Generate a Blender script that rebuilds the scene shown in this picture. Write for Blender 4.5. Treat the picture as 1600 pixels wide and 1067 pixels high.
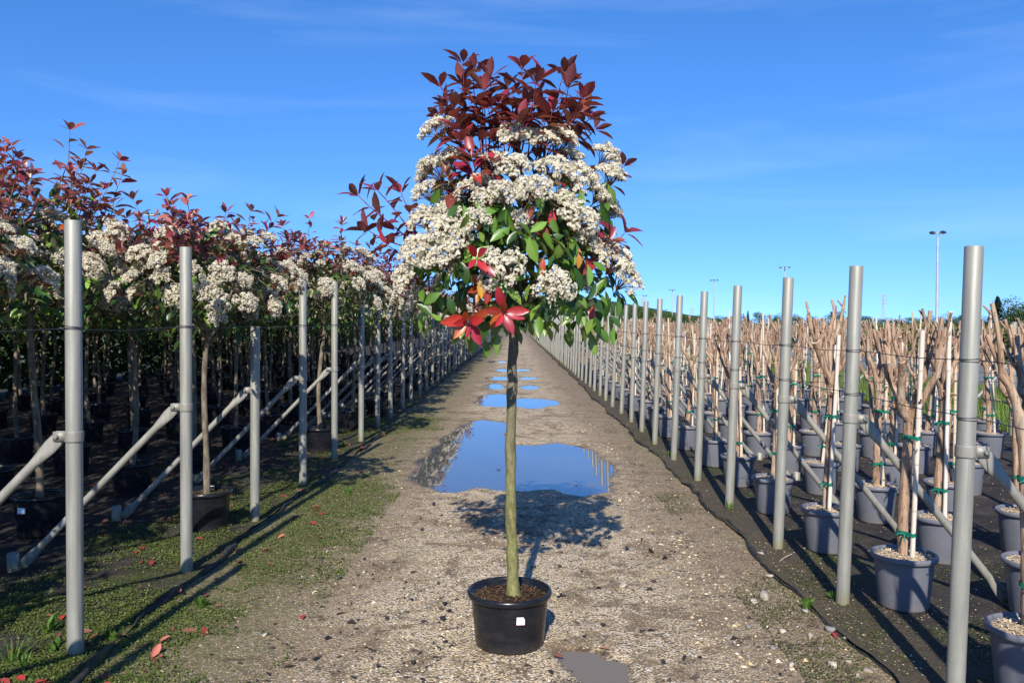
import bpy, math, random
import numpy as np
from mathutils import Vector, Matrix

# ------------------------------------------------------------------ clearing
for o in list(bpy.data.objects):
    bpy.data.objects.remove(o)
sc = bpy.context.scene
COL = sc.collection
R = math.radians
rng = np.random.RandomState(11)
random.seed(11)

# ------------------------------------------------------------------ camera, sky, sun, exposure
CAMH = 1.55
FPX = 1280.0
VPX, HY = 806.0, 505.0
cam_d = bpy.data.cameras.new('camera')
cam_d.sensor_width = 36.0
cam_d.lens = FPX / 1600.0 * 36.0
cam_d.clip_start = 0.05
cam_d.clip_end = 6000.0
cam = bpy.data.objects.new('camera', cam_d)
COL.objects.link(cam)
cam.location = (0, 0, CAMH)
cam.rotation_euler = (R(90) - math.atan(28.5 / FPX), 0, math.atan(6.0 / FPX))
sc.camera = cam

SUN_EL = 35.8
SUN_DX = 0.095                       # light travels +Y and a little towards +X
world = bpy.data.worlds.new('World')
sc.world = world
world.use_nodes = True
wn = world.node_tree
for n in list(wn.nodes):
    wn.nodes.remove(n)
w_out = wn.nodes.new('ShaderNodeOutputWorld')
w_bg = wn.nodes.new('ShaderNodeBackground')
sky = wn.nodes.new('ShaderNodeTexSky')
sky.sky_type = 'NISHITA'
sky.sun_disc = False
sky.sun_elevation = R(SUN_EL)
sky.sun_rotation = math.pi + SUN_DX
sky.altitude = 100
sky.air_density = 1.0
sky.dust_density = 0.0
sky.ozone_density = 5.0
w_hsv = wn.nodes.new('ShaderNodeHueSaturation')
w_hsv.inputs['Saturation'].default_value = 1.2
w_hsv.inputs['Value'].default_value = 1.0
wn.links.new(sky.outputs[0], w_hsv.inputs['Color'])
# the lookup starts a little above the horizon: clear dry air without a yellow rim
w_tc = wn.nodes.new('ShaderNodeTexCoord')
w_sep = wn.nodes.new('ShaderNodeSeparateXYZ')
w_add = wn.nodes.new('ShaderNodeMath')
w_add.operation = 'ADD'
w_add.inputs[1].default_value = 0.12
w_cmb = wn.nodes.new('ShaderNodeCombineXYZ')
w_nrm = wn.nodes.new('ShaderNodeVectorMath')
w_nrm.operation = 'NORMALIZE'
wn.links.new(w_tc.outputs['Generated'], w_sep.inputs[0])
wn.links.new(w_sep.outputs[0], w_cmb.inputs[0])
wn.links.new(w_sep.outputs[1], w_cmb.inputs[1])
wn.links.new(w_sep.outputs[2], w_add.inputs[0])
wn.links.new(w_add.outputs[0], w_cmb.inputs[2])
wn.links.new(w_cmb.outputs[0], w_nrm.inputs[0])
wn.links.new(w_nrm.outputs[0], sky.inputs[0])
# thin high cirrus, very faint
w_map = wn.nodes.new('ShaderNodeMapping')
w_map.inputs['Scale'].default_value = (1.2, 2.0, 9.0)
w_map.inputs['Rotation'].default_value = (0.0, 0.10, 0.4)
w_noi = wn.nodes.new('ShaderNodeTexNoise')
w_noi.inputs['Scale'].default_value = 1.7
w_noi.inputs['Detail'].default_value = 7
w_noi.inputs['Roughness'].default_value = 0.55
w_noi.inputs['Distortion'].default_value = 0.5
w_rmp = wn.nodes.new('ShaderNodeMapRange')
w_rmp.inputs['From Min'].default_value = 0.50
w_rmp.inputs['From Max'].default_value = 0.85
w_rmp.inputs['To Max'].default_value = 0.10
w_mix = wn.nodes.new('ShaderNodeMix')
w_mix.data_type = 'RGBA'
w_mix.inputs['B'].default_value = (7.5, 8.6, 9.6, 1)
wn.links.new(w_tc.outputs['Generated'], w_map.inputs['Vector'])
wn.links.new(w_map.outputs[0], w_noi.inputs['Vector'])
wn.links.new(w_noi.outputs['Fac'], w_rmp.inputs['Value'])
wn.links.new(w_rmp.outputs[0], w_mix.inputs['Factor'])
w_tint = wn.nodes.new('ShaderNodeMix')
w_tint.data_type = 'RGBA'
w_tint.blend_type = 'MULTIPLY'
w_tint.inputs['Factor'].default_value = 1.0
w_tint.inputs['B'].default_value = (0.98, 1.02, 1.20, 1)
wn.links.new(w_hsv.outputs[0], w_tint.inputs['A'])
wn.links.new(w_tint.outputs['Result'], w_mix.inputs['A'])
wn.links.new(w_mix.outputs['Result'], w_bg.inputs['Color'])
w_bg.inputs['Strength'].default_value = 0.125
wn.links.new(w_bg.outputs[0], w_out.inputs['Surface'])

sun_d = bpy.data.lights.new('sun', 'SUN')
sun_d.energy = 5.0
sun_d.angle = R(0.53)
sun_d.color = (1.0, 0.93, 0.82)
sun = bpy.data.objects.new('sun', sun_d)
COL.objects.link(sun)
sun.rotation_euler = Vector((SUN_DX, 1.0, -math.tan(R(SUN_EL)))).to_track_quat('-Z', 'Y').to_euler()
sun.location = (-3, -20, 18)

sc.view_settings.view_transform = 'Standard'
sc.view_settings.look = 'None'
sc.view_settings.exposure = 0.5
sc.view_settings.gamma = 1.0
sc.view_settings.use_curve_mapping = False
sc.cycles.max_bounces = 6
sc.cycles.diffuse_bounces = 3
sc.cycles.glossy_bounces = 3
sc.cycles.transmission_bounces = 3
sc.cycles.transparent_max_bounces = 6
sc.cycles.use_denoising = True


def P(px, py, d):
    """a point at distance d seen at photo pixel px,py"""
    return np.array([(px - VPX) / FPX * d, d, CAMH - (py - HY) / FPX * d])


# ------------------------------------------------------------------ materials
def new_mat(name):
    m = bpy.data.materials.new(name)
    m.use_nodes = True
    nt = m.node_tree
    b = nt.nodes['Principled BSDF']
    return m, nt, b


class NT:
    """little helper to write node graphs"""
    def __init__(s, nt):
        s.nt = nt
        s.l = nt.links

    def n(s, t, **kw):
        nd = s.nt.nodes.new(t)
        for k, v in kw.items():
            if k in nd.inputs:
                s.put(nd.inputs[k], v)
            else:
                setattr(nd, k, v)
        return nd

    def put(s, inp, v):
        if hasattr(v, 'is_output') or hasattr(v, 'links') and not isinstance(v, (int, float, tuple, list)):
            s.l.new(v, inp)
        else:
            inp.default_value = v

    def pos(s):
        return s.n('ShaderNodeNewGeometry').outputs['Position']

    def obj(s):
        return s.n('ShaderNodeTexCoord').outputs['Object']

    def noise(s, vec, scale, detail=4, rough=0.55, dist=0.0):
        nd = s.n('ShaderNodeTexNoise')
        nd.inputs['Scale'].default_value = scale
        nd.inputs['Detail'].default_value = detail
        nd.inputs['Roughness'].default_value = rough
        nd.inputs['Distortion'].default_value = dist
        s.l.new(vec, nd.inputs['Vector'])
        return nd.outputs['Fac']

    def vor(s, vec, scale, out='Distance', feature='F1', rand=1.0):
        nd = s.n('ShaderNodeTexVoronoi')
        nd.feature = feature
        nd.inputs['Scale'].default_value = scale
        nd.inputs['Randomness'].default_value = rand
        s.l.new(vec, nd.inputs['Vector'])
        return nd.outputs[out]

    def rng(s, v, a, b, c=0.0, d=1.0, smooth=False):
        nd = s.n('ShaderNodeMapRange')
        if smooth:
            nd.interpolation_type = 'SMOOTHSTEP'
        s.put(nd.inputs['Value'], v)
        nd.inputs['From Min'].default_value = a
        nd.inputs['From Max'].default_value = b
        nd.inputs['To Min'].default_value = c
        nd.inputs['To Max'].default_value = d
        return nd.outputs[0]

    def mix(s, f, a, b, blend='MIX'):
        nd = s.n('ShaderNodeMix')
        nd.data_type = 'RGBA'
        nd.blend_type = blend
        s.put(nd.inputs['Factor'], f)
        s.put(nd.inputs['A'], a if not isinstance(a, tuple) else (*a[:3], 1))
        s.put(nd.inputs['B'], b if not isinstance(b, tuple) else (*b[:3], 1))
        return nd.outputs['Result']

    def math(s, op, a, b=0.0, c=None):
        nd = s.n('ShaderNodeMath')
        nd.operation = op
        s.put(nd.inputs[0], a)
        s.put(nd.inputs[1], b)
        if c is not None:
            s.put(nd.inputs[2], c)
        return nd.outputs[0]

    def sep(s, v):
        nd = s.n('ShaderNodeSeparateXYZ')
        s.l.new(v, nd.inputs[0])
        return nd.outputs

    def sepc(s, v):
        nd = s.n('ShaderNodeSeparateColor')
        s.l.new(v, nd.inputs[0])
        return nd.outputs

    def bump(s, h, strength, dist=0.01):
        nd = s.n('ShaderNodeBump')
        nd.inputs['Strength'].default_value = strength
        nd.inputs['Distance'].default_value = dist
        s.put(nd.inputs['Height'], h)
        return nd.outputs[0]

    def stretch(s, v, sx, sy, sz):
        nd = s.n('ShaderNodeMapping')
        nd.inputs['Scale'].default_value = (sx, sy, sz)
        s.l.new(v, nd.inputs['Vector'])
        return nd.outputs[0]


def mat_leaf():
    m, nt, b = new_mat('leaf')
    N = NT(nt)
    at = N.n('ShaderNodeAttribute', attribute_name='tint').outputs['Color']
    oi = N.n('ShaderNodeObjectInfo').outputs['Random']
    nz = N.noise(N.obj(), 22, 3)
    col = N.mix(N.rng(nz, 0.3, 0.75, 0, 0.35), at, N.mix(1.0, at, (0.55, 0.6, 0.5), 'MULTIPLY'))
    hs = N.n('ShaderNodeHueSaturation')
    N.l.new(col, hs.inputs['Color'])
    N.l.new(N.rng(oi, 0, 1, 0.75, 1.25), hs.inputs['Value'])
    N.l.new(N.rng(oi, 0, 1, 0.488, 0.512), hs.inputs['Hue'])
    back = N.n('ShaderNodeNewGeometry').outputs['Backfacing']
    # the underside of the leaf is paler and duller
    under = N.mix(0.22, hs.outputs[0], (0.30, 0.20, 0.17))
    col2 = N.mix(back, hs.outputs[0], under)
    N.l.new(col2, b.inputs['Base Color'])
    N.l.new(N.rng(back, 0, 1, 0.34, 0.6), b.inputs['Roughness'])
    b.inputs['Specular IOR Level'].default_value = 0.45
    tr = N.n('ShaderNodeBsdfTranslucent')
    N.l.new(N.mix(1.0, col2, (1.5, 1.35, 0.8), 'MULTIPLY'), tr.inputs['Color'])
    mx = N.n('ShaderNodeMixShader')
    mx.inputs[0].default_value = 0.22
    N.l.new(b.outputs[0], mx.inputs[1])
    N.l.new(tr.outputs[0], mx.inputs[2])
    N.l.new(mx.outputs[0], nt.nodes['Material Output'].inputs['Surface'])
    return m


def mat_tint(name, rough=0.8, spec=0.3, trans=0.0, var=0.25, nscale=40):
    m, nt, b = new_mat(name)
    N = NT(nt)
    at = N.n('ShaderNodeAttribute', attribute_name='tint').outputs['Color']
    nz = N.noise(N.obj(), nscale, 3)
    f = N.rng(nz, 0.25, 0.75, 1 - var, 1 + var)
    hs = N.n('ShaderNodeHueSaturation')
    N.l.new(at, hs.inputs['Color'])
    N.l.new(f, hs.inputs['Value'])
    N.l.new(hs.outputs[0], b.inputs['Base Color'])
    b.inputs['Roughness'].default_value = rough
    b.inputs['Specular IOR Level'].default_value = spec
    if trans:
        tr = N.n('ShaderNodeBsdfTranslucent')
        N.l.new(hs.outputs[0], tr.inputs['Color'])
        mx = N.n('ShaderNodeMixShader')
        mx.inputs[0].default_value = trans
        N.l.new(b.outputs[0], mx.inputs[1])
        N.l.new(tr.outputs[0], mx.inputs[2])
        N.l.new(mx.outputs[0], nt.nodes['Material Output'].inputs['Surface'])
    return m


def mat_noise(name, c1, c2, scale, rough=0.7, spec=0.3, bump=0.0, bscale=None, stretch=None, detail=5, metallic=0.0, bdist=0.004, lo=0.35, hi=0.7, c3=None):
    m, nt, b = new_mat(name)
    N = NT(nt)
    v = N.obj()
    if stretch:
        v = N.stretch(v, *stretch)
    col = N.mix(N.rng(N.noise(v, scale, detail), lo, hi), c1, c2)
    if c3:
        col = N.mix(N.rng(N.noise(v, scale * 0.23, 4), 0.52, 0.68), col, c3)
    N.put(b.inputs['Base Color'], col)
    b.inputs['Roughness'].default_value = rough
    b.inputs['Specular IOR Level'].default_value = spec
    b.inputs['Metallic'].default_value = metallic
    if bump:
        N.put(b.inputs['Normal'], N.bump(N.noise(v, bscale or scale, 6, 0.65), bump, bdist))
    return m


def mat_steel(name='galvanised_steel', c1=(0.215, 0.215, 0.183), c2=(0.345, 0.34, 0.292)):
    m, nt, b = new_mat(name)
    N = NT(nt)
    v = N.obj()
    vs = N.stretch(v, 9, 9, 1.0)
    oi = N.n('ShaderNodeObjectInfo').outputs['Random']
    mp = N.n('ShaderNodeMapping')
    N.l.new(vs, mp.inputs['Vector'])
    cb = N.n('ShaderNodeCombineXYZ')
    N.l.new(N.math('MULTIPLY', oi, 40.0), cb.inputs[2])
    N.l.new(cb.outputs[0], mp.inputs['Location'])
    col = N.mix(N.rng(N.noise(mp.outputs[0], 3.0, 6, 0.6), 0.3, 0.72), c1, c2)
    fine = N.noise(v, 180, 3)
    col = N.mix(N.rng(fine, 0.45, 0.8, 0, 0.5), col, (0.20, 0.205, 0.19))
    # moss stain at the foot
    z = N.sep(v)[2]
    low = N.math('SUBTRACT', 1.0, N.rng(N.math('ADD', z, N.math('MULTIPLY', N.noise(v, 25, 3), 0.12)), 0.06, 0.17))
    col = N.mix(N.math('MULTIPLY', low, 0.75), col, (0.20, 0.19, 0.075))
    # thin stains
    st = N.rng(N.noise(N.stretch(mp.outputs[0], 2.0, 2.0, 0.35), 5, 4), 0.56, 0.70, 0, 0.55)
    col = N.mix(st, col, (0.16, 0.155, 0.135))
    N.put(b.inputs['Base Color'], col)
    b.inputs['Metallic'].default_value = 0.25
    b.inputs['Roughness'].default_value = 0.55
    b.inputs['Specular IOR Level'].default_value = 0.4
    N.put(b.inputs['Normal'], N.bump(N.noise(v, 90, 4), 0.08, 0.003))
    return m


M = {}
M['leaf'] = mat_leaf()
M['blossom'] = mat_tint('blossom', 0.8, 0.15, 0.32, 0.05, 60)
M['wood_tint'] = mat_tint('twig_bark', 0.85, 0.2, 0, 0.3, 60)
M['steel'] = mat_steel()
M['steel_dull'] = mat_steel('weathered_steel', (0.22, 0.21, 0.175), (0.33, 0.315, 0.27))
M['wire'] = mat_noise('wire', (0.05, 0.05, 0.05), (0.12, 0.12, 0.12), 30, 0.5, 0.5, metallic=0.6)
M['pebble'] = mat_tint('pebble', 0.75, 0.3, 0, 0.22, 120)
M['chip'] = mat_tint('wood_chip', 0.85, 0.2, 0, 0.2, 90)
M['weed'] = mat_tint('weed', 0.65, 0.25, 0.2, 0.2, 30)
M['litter'] = mat_tint('dead_leaf', 0.5, 0.4, 0.08, 0.35, 60)
M['far_leaf'] = mat_tint('far_foliage', 0.75, 0.2, 0.12, 0.2, 3)
M['tie'] = mat_noise('green_tie', (0.0, 0.12, 0.075), (0.008, 0.19, 0.12), 40, 0.4, 0.5)
M['mast'] = mat_noise('mast_metal', (0.40, 0.42, 0.44), (0.52, 0.54, 0.56), 2, 0.5, 0.4, metallic=0.3)
M['pylon'] = mat_noise('hazed_pylon_metal', (0.36, 0.42, 0.48), (0.42, 0.48, 0.55), 1, 0.6, 0.3)  # distance haze put into the colour: pylons and lines faded to pale grey-blue
M['bolt'] = mat_noise('bolt_steel', (0.24, 0.235, 0.21), (0.34, 0.33, 0.29), 60, 0.45, 0.5, metallic=0.5)


def mat_main_trunk():
    m, nt, b = new_mat('photinia_bark')
    N = NT(nt)
    v = N.obj()
    z = N.sep(v)[2]
    vs = N.stretch(v, 1, 1, 0.45)
    n1 = N.noise(vs, 45, 6, 0.65)
    bark = N.mix(N.rng(n1, 0.3, 0.7), (0.075, 0.06, 0.045), (0.17, 0.145, 0.11))
    green = N.mix(N.rng(n1, 0.3, 0.7), (0.085, 0.088, 0.022), (0.25, 0.235, 0.095))
    up = N.rng(N.math('ADD', z, N.math('MULTIPLY', N.noise(vs, 9, 4), 0.7)), 0.95, 1.75)
    col = N.mix(up, green, bark)
    # pale lenticels and lichen specks
    sp = N.rng(N.vor(N.stretch(v, 1, 1, 1.8), 85), 0.12, 0.24, 0.55, 0.0)
    col = N.mix(sp, col, (0.36, 0.34, 0.25))
    dk = N.rng(N.noise(vs, 20, 6, 0.7), 0.50, 0.66, 0, 0.65)
    col = N.mix(dk, col, (0.07, 0.06, 0.035))
    N.put(b.inputs['Base Color'], col)
    b.inputs['Roughness'].default_value = 0.75
    b.inputs['Specular IOR Level'].default_value = 0.25
    N.put(b.inputs['Normal'], N.bump(n1, 0.55, 0.006))
    return m


def mat_pruned():
    m, nt, b = new_mat('peeling_bark')
    N = NT(nt)
    v = N.obj()
    oi = N.n('ShaderNodeObjectInfo').outputs['Random']
    mp = N.n('ShaderNodeMapping')
    N.l.new(v, mp.inputs['Vector'])
    cb = N.n('ShaderNodeCombineXYZ')
    N.l.new(N.math('MULTIPLY', oi, 30.0), cb.inputs[2])
    N.l.new(cb.outputs[0], mp.inputs['Location'])
    vs = N.stretch(mp.outputs[0], 3.2, 3.2, 0.45)
    n1 = N.noise(vs, 12, 5, 0.6, 0.6)
    col = N.mix(N.rng(n1, 0.36, 0.62), (0.205, 0.13, 0.085), (0.42, 0.28, 0.185))
    fl = N.rng(N.noise(N.stretch(mp.outputs[0], 5, 5, 0.8), 14, 4, 0.7), 0.58, 0.64)
    col = N.mix(N.math('MULTIPLY', fl, 0.85), col, (0.085, 0.055, 0.038))
    pl = N.rng(N.noise(vs, 6, 4), 0.53, 0.62, 0, 0.75)
    col = N.mix(pl, col, (0.44, 0.34, 0.25))
    N.put(b.inputs['Base Color'], col)
    b.inputs['Roughness'].default_value = 0.7
    b.inputs['Specular IOR Level'].default_value = 0.2
    N.put(b.inputs['Normal'], N.bump(N.math('ADD', n1, N.math('MULTIPLY', fl, -0.6)), 0.9, 0.008))
    return m


def mat_stake():
    m, nt, b = new_mat('bamboo_cane')
    N = NT(nt)
    v = N.obj()
    z = N.sep(v)[2]
    oi = N.n('ShaderNodeObjectInfo').outputs['Random']
    base = N.mix(oi, (0.55, 0.42, 0.27), (0.66, 0.63, 0.57))
    n1 = N.noise(N.stretch(v, 20, 20, 1.2), 6, 4)
    col = N.mix(N.rng(n1, 0.4, 0.75, 0, 0.5), base, (0.42, 0.30, 0.19))
    ring = N.math('PINGPONG', N.math('ADD', z, N.math('MULTIPLY', oi, 0.3)), 0.12)
    rg = N.rng(ring, 0.0, 0.006, 0.65, 0.0)
    col = N.mix(rg, col, (0.24, 0.17, 0.11))
    N.put(b.inputs['Base Color'], col)
    b.inputs['Roughness'].default_value = 0.45
    return m


def mat_pot(name, c, c2, rough, dust, dustcol):
    m, nt, b = new_mat(name)
    N = NT(nt)
    v = N.obj()
    z = N.sep(v)[2]
    n1 = N.noise(v, 14, 5, 0.6)
    col = N.mix(N.rng(n1, 0.35, 0.7), c, c2)
    low = N.rng(N.math('ADD', z, N.math('MULTIPLY', N.noise(v, 30, 4), 0.06)), 0.02, 0.09, 1.0, 0.0)
    sm = N.rng(N.noise(N.stretch(v, 1, 1, 3.2), 7, 5, 0.62, 1.2), 0.52, 0.72)
    f = N.math('MULTIPLY', N.math('MAXIMUM', low, N.math('MULTIPLY', sm, 0.45)), dust)
    col = N.mix(f, col, dustcol)
    N.put(b.inputs['Base Color'], col)
    N.put(b.inputs['Roughness'], N.math('ADD', rough, N.math('MULTIPLY', f, 0.4)))
    b.inputs['Specular IOR Level'].default_value = 0.4
    N.put(b.inputs['Normal'], N.bump(N.noise(v, 9, 3), 0.12, 0.01))
    return m


M['main_trunk'] = mat_main_trunk()
M['pruned'] = mat_pruned()
M['cut'] = mat_noise('cut_wood', (0.55, 0.40, 0.27), (0.68, 0.52, 0.36), 60, 0.8)
M['stake'] = mat_stake()
M['pot_black'] = mat_pot('black_plastic', (0.006, 0.007, 0.010), (0.011, 0.012, 0.016), 0.27, 0.28, (0.10, 0.085, 0.065))
M['pot_grey'] = mat_pot('grey_plastic', (0.118, 0.124, 0.145), (0.138, 0.144, 0.165), 0.42, 0.45, (0.20, 0.165, 0.125))
M['soil'] = mat_noise('potting_soil', (0.028, 0.017, 0.011), (0.085, 0.05, 0.032), 70, 0.95, 0.1, bump=1.0, bscale=60, bdist=0.02, c3=(0.07, 0.055, 0.02))
M['mulch'] = mat_noise('mulch', (0.36, 0.26, 0.16), (0.66, 0.53, 0.37), 95, 0.9, 0.1, bump=1.0, bscale=80, bdist=0.015)
M['row_bark'] = mat_noise('row_bark', (0.09, 0.07, 0.05), (0.24, 0.20, 0.14), 28, 0.85, 0.2, bump=0.5, stretch=(1, 1, 0.35), c3=(0.16, 0.15, 0.06))


def mat_tag():
    m, nt, b = new_mat('paper_tag')
    N = NT(nt)
    v = N.obj()
    s = N.sep(v)
    # unreadably small printed lines
    ln = N.math('MULTIPLY', N.rng(N.math('PINGPONG', s[2], 0.0035), 0.0022, 0.0028), N.rng(N.noise(N.stretch(v, 1, 1, 0.2), 420, 2), 0.5, 0.56))
    lim = N.math('MULTIPLY', N.rng(s[2], 0.0, 0.001), N.rng(s[0], 0.006, 0.004))
    col = N.mix(N.math('MULTIPLY', ln, lim), (0.80, 0.81, 0.82), (0.30, 0.30, 0.33))
    red = N.rng(s[2], -0.0165, -0.0172)
    col = N.mix(red, col, (0.45, 0.10, 0.08))
    N.put(b.inputs['Base Color'], col)
    b.inputs['Roughness'].default_value = 0.4
    return m


M['tag'] = mat_tag()


# ------------------------------------------------------------------ mesh building
class MB:
    def __init__(s):
        s.V, s.L, s.C, s.T, s.MI = [], [], [], [], []
        s.nv = 0

    def raw(s, V, L, C, tint=None, mat=0):
        V = np.asarray(V, float).reshape(-1, 3)
        s.V.append(V)
        s.L.append(np.asarray(L, int) + s.nv)
        s.C.append(np.asarray(C, int))
        if tint is None:
            t = np.ones((len(V), 3)) * 0.5
        else:
            t = np.asarray(tint, float)
            if t.ndim == 1:
                t = np.repeat(t[None], len(V), 0)
        s.T.append(t)
        s.MI.append(np.full(len(C), mat, int))
        s.nv += len(V)

    def add(s, V, F, tint=None, mat=0):
        L = [i for f in F for i in f]
        s.raw(V, L, [len(f) for f in F], tint, mat)

    def inst(s, tm, rot, pos, tint=None, mat=0):
        """N copies of a template: rot (N,3,3) columns are axes * scale, pos (N,3), tint (N,3)"""
        V, L, C, tmul = tm
        rot = np.asarray(rot, float); pos = np.asarray(pos, float)
        n = len(pos)
        if n == 0:
            return
        W = np.einsum('nij,vj->nvi', rot, V) + pos[:, None, :]
        nv = len(V)
        LL = (np.asarray(L)[None, :] + (np.arange(n) * nv)[:, None]).ravel()
        CC = np.tile(C, n)
        if tint is None:
            tt = None
        else:
            tt = (np.asarray(tint)[:, None, :] * tmul[None, :, None]).reshape(-1, 3)
        s.raw(W.reshape(-1, 3), LL, CC, tt, mat)

    def tube(s, pts, rad, sides=8, cap=True, tint=None, mat=0, capmat=None, squash=None):
        pts = np.asarray(pts, float)
        n = len(pts)
        rad = np.broadcast_to(np.asarray(rad, float), (n,))
        tg = np.gradient(pts, axis=0)
        tg /= np.linalg.norm(tg, axis=1)[:, None] + 1e-12
        a = np.array([1.0, 0, 0]) if abs(tg[0][0]) < 0.8 else np.array([0, 1.0, 0])
        u = np.cross(tg[0], a); u /= np.linalg.norm(u)
        V = []
        ang = np.arange(sides) / sides * 2 * math.pi
        for i in range(n):
            u = u - tg[i] * np.dot(u, tg[i]); u /= np.linalg.norm(u) + 1e-12
            w = np.cross(tg[i], u)
            ca, sa = np.cos(ang)[:, None], np.sin(ang)[:, None]
            if squash is not None:
                ca = ca * squash[i][0]; sa = sa * squash[i][1]
            V.append(pts[i] + rad[i] * (ca * u + sa * w))
        V = np.concatenate(V)
        F = []
        for i in range(n - 1):
            for j in range(sides):
                k = (j + 1) % sides
                F.append((i * sides + j, i * sides + k, (i + 1) * sides + k, (i + 1) * sides + j))
        s.add(V, F, tint, mat)
        if cap:
            s.add(V[-sides:], [tuple(range(sides))], tint, mat if capmat is None else capmat)
            s.add(V[:sides], [tuple(range(sides - 1, -1, -1))], tint, mat)

    def lathe(s, prof, sides=32, tint=None, mat=0):
        ang = np.arange(sides) / sides * 2 * math.pi
        V = []
        for (r, z) in prof:
            V.append(np.stack([r * np.cos(ang), r * np.sin(ang), np.full(sides, z)], 1))
        F = []
        for i in range(len(prof) - 1):
            for j in range(sides):
                k = (j + 1) % sides
                F.append((i * sides + j, i * sides + k, (i + 1) * sides + k, (i + 1) * sides + j))
        s.add(np.concatenate(V), F, tint, mat)

    def box(s, c, h, tint=None, mat=0):
        c = np.asarray(c, float); h = np.asarray(h, float)
        V = np.array([[x, y, z] for x in (-1, 1) for y in (-1, 1) for z in (-1, 1)]) * h + c
        s.add(V, [(0, 1, 3, 2), (4, 6, 7, 5), (0, 4, 5, 1), (2, 3, 7, 6), (0, 2, 6, 4), (1, 5, 7, 3)], tint, mat)

    def mesh(s, name, mats, smooth=True):
        me = bpy.data.meshes.new(name)
        V = np.concatenate(s.V); L = np.concatenate(s.L); C = np.concatenate(s.C)
        me.vertices.add(len(V)); me.vertices.foreach_set('co', V.ravel().astype(np.float32))
        me.loops.add(len(L)); me.loops.foreach_set('vertex_index', L.astype(np.int32))
        me.polygons.add(len(C))
        st = np.concatenate([[0], np.cumsum(C)[:-1]])
        me.polygons.foreach_set('loop_start', st.astype(np.int32))
        me.polygons.foreach_set('material_index', np.concatenate(s.MI).astype(np.int32))
        me.polygons.foreach_set('use_smooth', np.full(len(C), bool(smooth)))
        T = np.concatenate(s.T)
        at = me.attributes.new('tint', 'FLOAT_COLOR', 'POINT')
        at.data.foreach_set('color', np.concatenate([T, np.ones((len(T), 1))], 1).ravel().astype(np.float32))
        for mm in (mats if isinstance(mats, (list, tuple)) else [mats]):
            me.materials.append(M[mm])
        me.update(calc_edges=True)
        me.validate()
        return me


def ob(name, me, parent=None, loc=None, mw=None):
    o = bpy.data.objects.new(name, me)
    COL.objects.link(o)
    if parent is not None:
        o.parent = parent
    if mw is not None:
        o.matrix_basis = mw
    elif loc is not None:
        o.location = loc
    return o


def tag(o, label, cat, group=None, kind=None):
    o['label'] = label
    o['category'] = cat
    if group:
        o['group'] = group
    if kind:
        o['kind'] = kind
    return o


def struct(name, me, label=None, loc=(0, 0, 0)):
    o = ob(name, me, None, loc)
    o['kind'] = 'structure'
    if label:
        o['label'] = label
    return o


def empty(name, loc, rz=0.0, s=1.0, rx=0.0, ry=0.0):
    o = bpy.data.objects.new(name, None)
    COL.objects.link(o)
    o.empty_display_size = 0.1
    o.location = loc
    o.rotation_euler = (rx, ry, rz)
    o.scale = (s, s, s)
    return o


def frame(d, up):
    """3x3 with column 1 along d, column 2 near up"""
    d = np.asarray(d, float); d = d / (np.linalg.norm(d) + 1e-9)
    up = np.asarray(up, float)
    x = np.cross(d, up)
    if np.linalg.norm(x) < 1e-3:
        x = np.cross(d, np.array([0.3, 0.5, 0.8]))
    x /= np.linalg.norm(x)
    z = np.cross(x, d)
    return np.stack([x, d, z], 1)


def mat4(r3, pos):
    m = Matrix.Identity(4)
    for i in range(3):
        for j in range(3):
            m[i][j] = float(r3[i][j])
        m[i][3] = float(pos[i])
    return m


# value noise for heights ------------------------------------------------
_lat = np.random.RandomState(5).rand(256, 256)


def vnoise(x, y, s=1.0):
    x = np.asarray(x) * s + 100.3; y = np.asarray(y) * s + 57.7
    xi = np.floor(x).astype(int); yi = np.floor(y).astype(int)
    fx = x - xi; fy = y - yi
    fx = fx * fx * (3 - 2 * fx); fy = fy * fy * (3 - 2 * fy)
    a = _lat[xi % 256, yi % 256]; b = _lat[(xi + 1) % 256, yi % 256]
    c = _lat[xi % 256, (yi + 1) % 256]; d = _lat[(xi + 1) % 256, (yi + 1) % 256]
    return (a * (1 - fx) + b * fx) * (1 - fy) + (c * (1 - fx) + d * fx) * fy - 0.5


def fbm(x, y, s=1.0, o=4):
    t = 0; a = 1.0
    for i in range(o):
        t = t + a * vnoise(x + i * 7.3, y - i * 3.1, s)
        s *= 2.05; a *= 0.5
    return t


def grid_mesh(xs, ys, zf):
    X, Y = np.meshgrid(xs, ys, indexing='ij')
    Z = zf(X, Y)
    V = np.stack([X, Y, Z], -1).reshape(-1, 3)
    nx, ny = len(xs), len(ys)
    i, j = np.meshgrid(np.arange(nx - 1), np.arange(ny - 1), indexing='ij')
    a = (i * ny + j).ravel()
    L = np.stack([a, a + ny, a + ny + 1, a + 1], 1).ravel()
    return V, L, np.full(len(a), 4)


# ================================================================== SETTING
# puddle lobes: world x, y, rx, ry
LOBES = [
    # the big double puddle
    [(-0.52, 10.4, 0.50, 2.75), (-0.62, 9.0, 0.50, 1.6), (0.55, 9.0, 0.52, 1.75), (0.1, 8.6, 0.80, 1.15), (0.1, 9.6, 0.5, 0.9)],
    [(-0.42, 16.6, 0.42, 1.45), (0.36, 16.1, 0.46, 1.05), (0.0, 16.1, 0.45, 0.85)],
    [(-0.52, 20.0, 0.28, 0.95)], [(0.36, 19.9, 0.24, 0.75)],
    [(-0.55, 23.2, 0.36, 0.9)], [(0.35, 23.4, 0.28, 0.6)],
    [(-0.2, 27.2, 0.75, 0.8)],
    [(-0.75, 33.0, 0.42, 1.1)],
    [(0.30, 3.72, 0.14, 0.15, 0.4), (0.40, 3.56, 0.15, 0.17, 0.4)],
]
WATER_Z = -0.012


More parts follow.
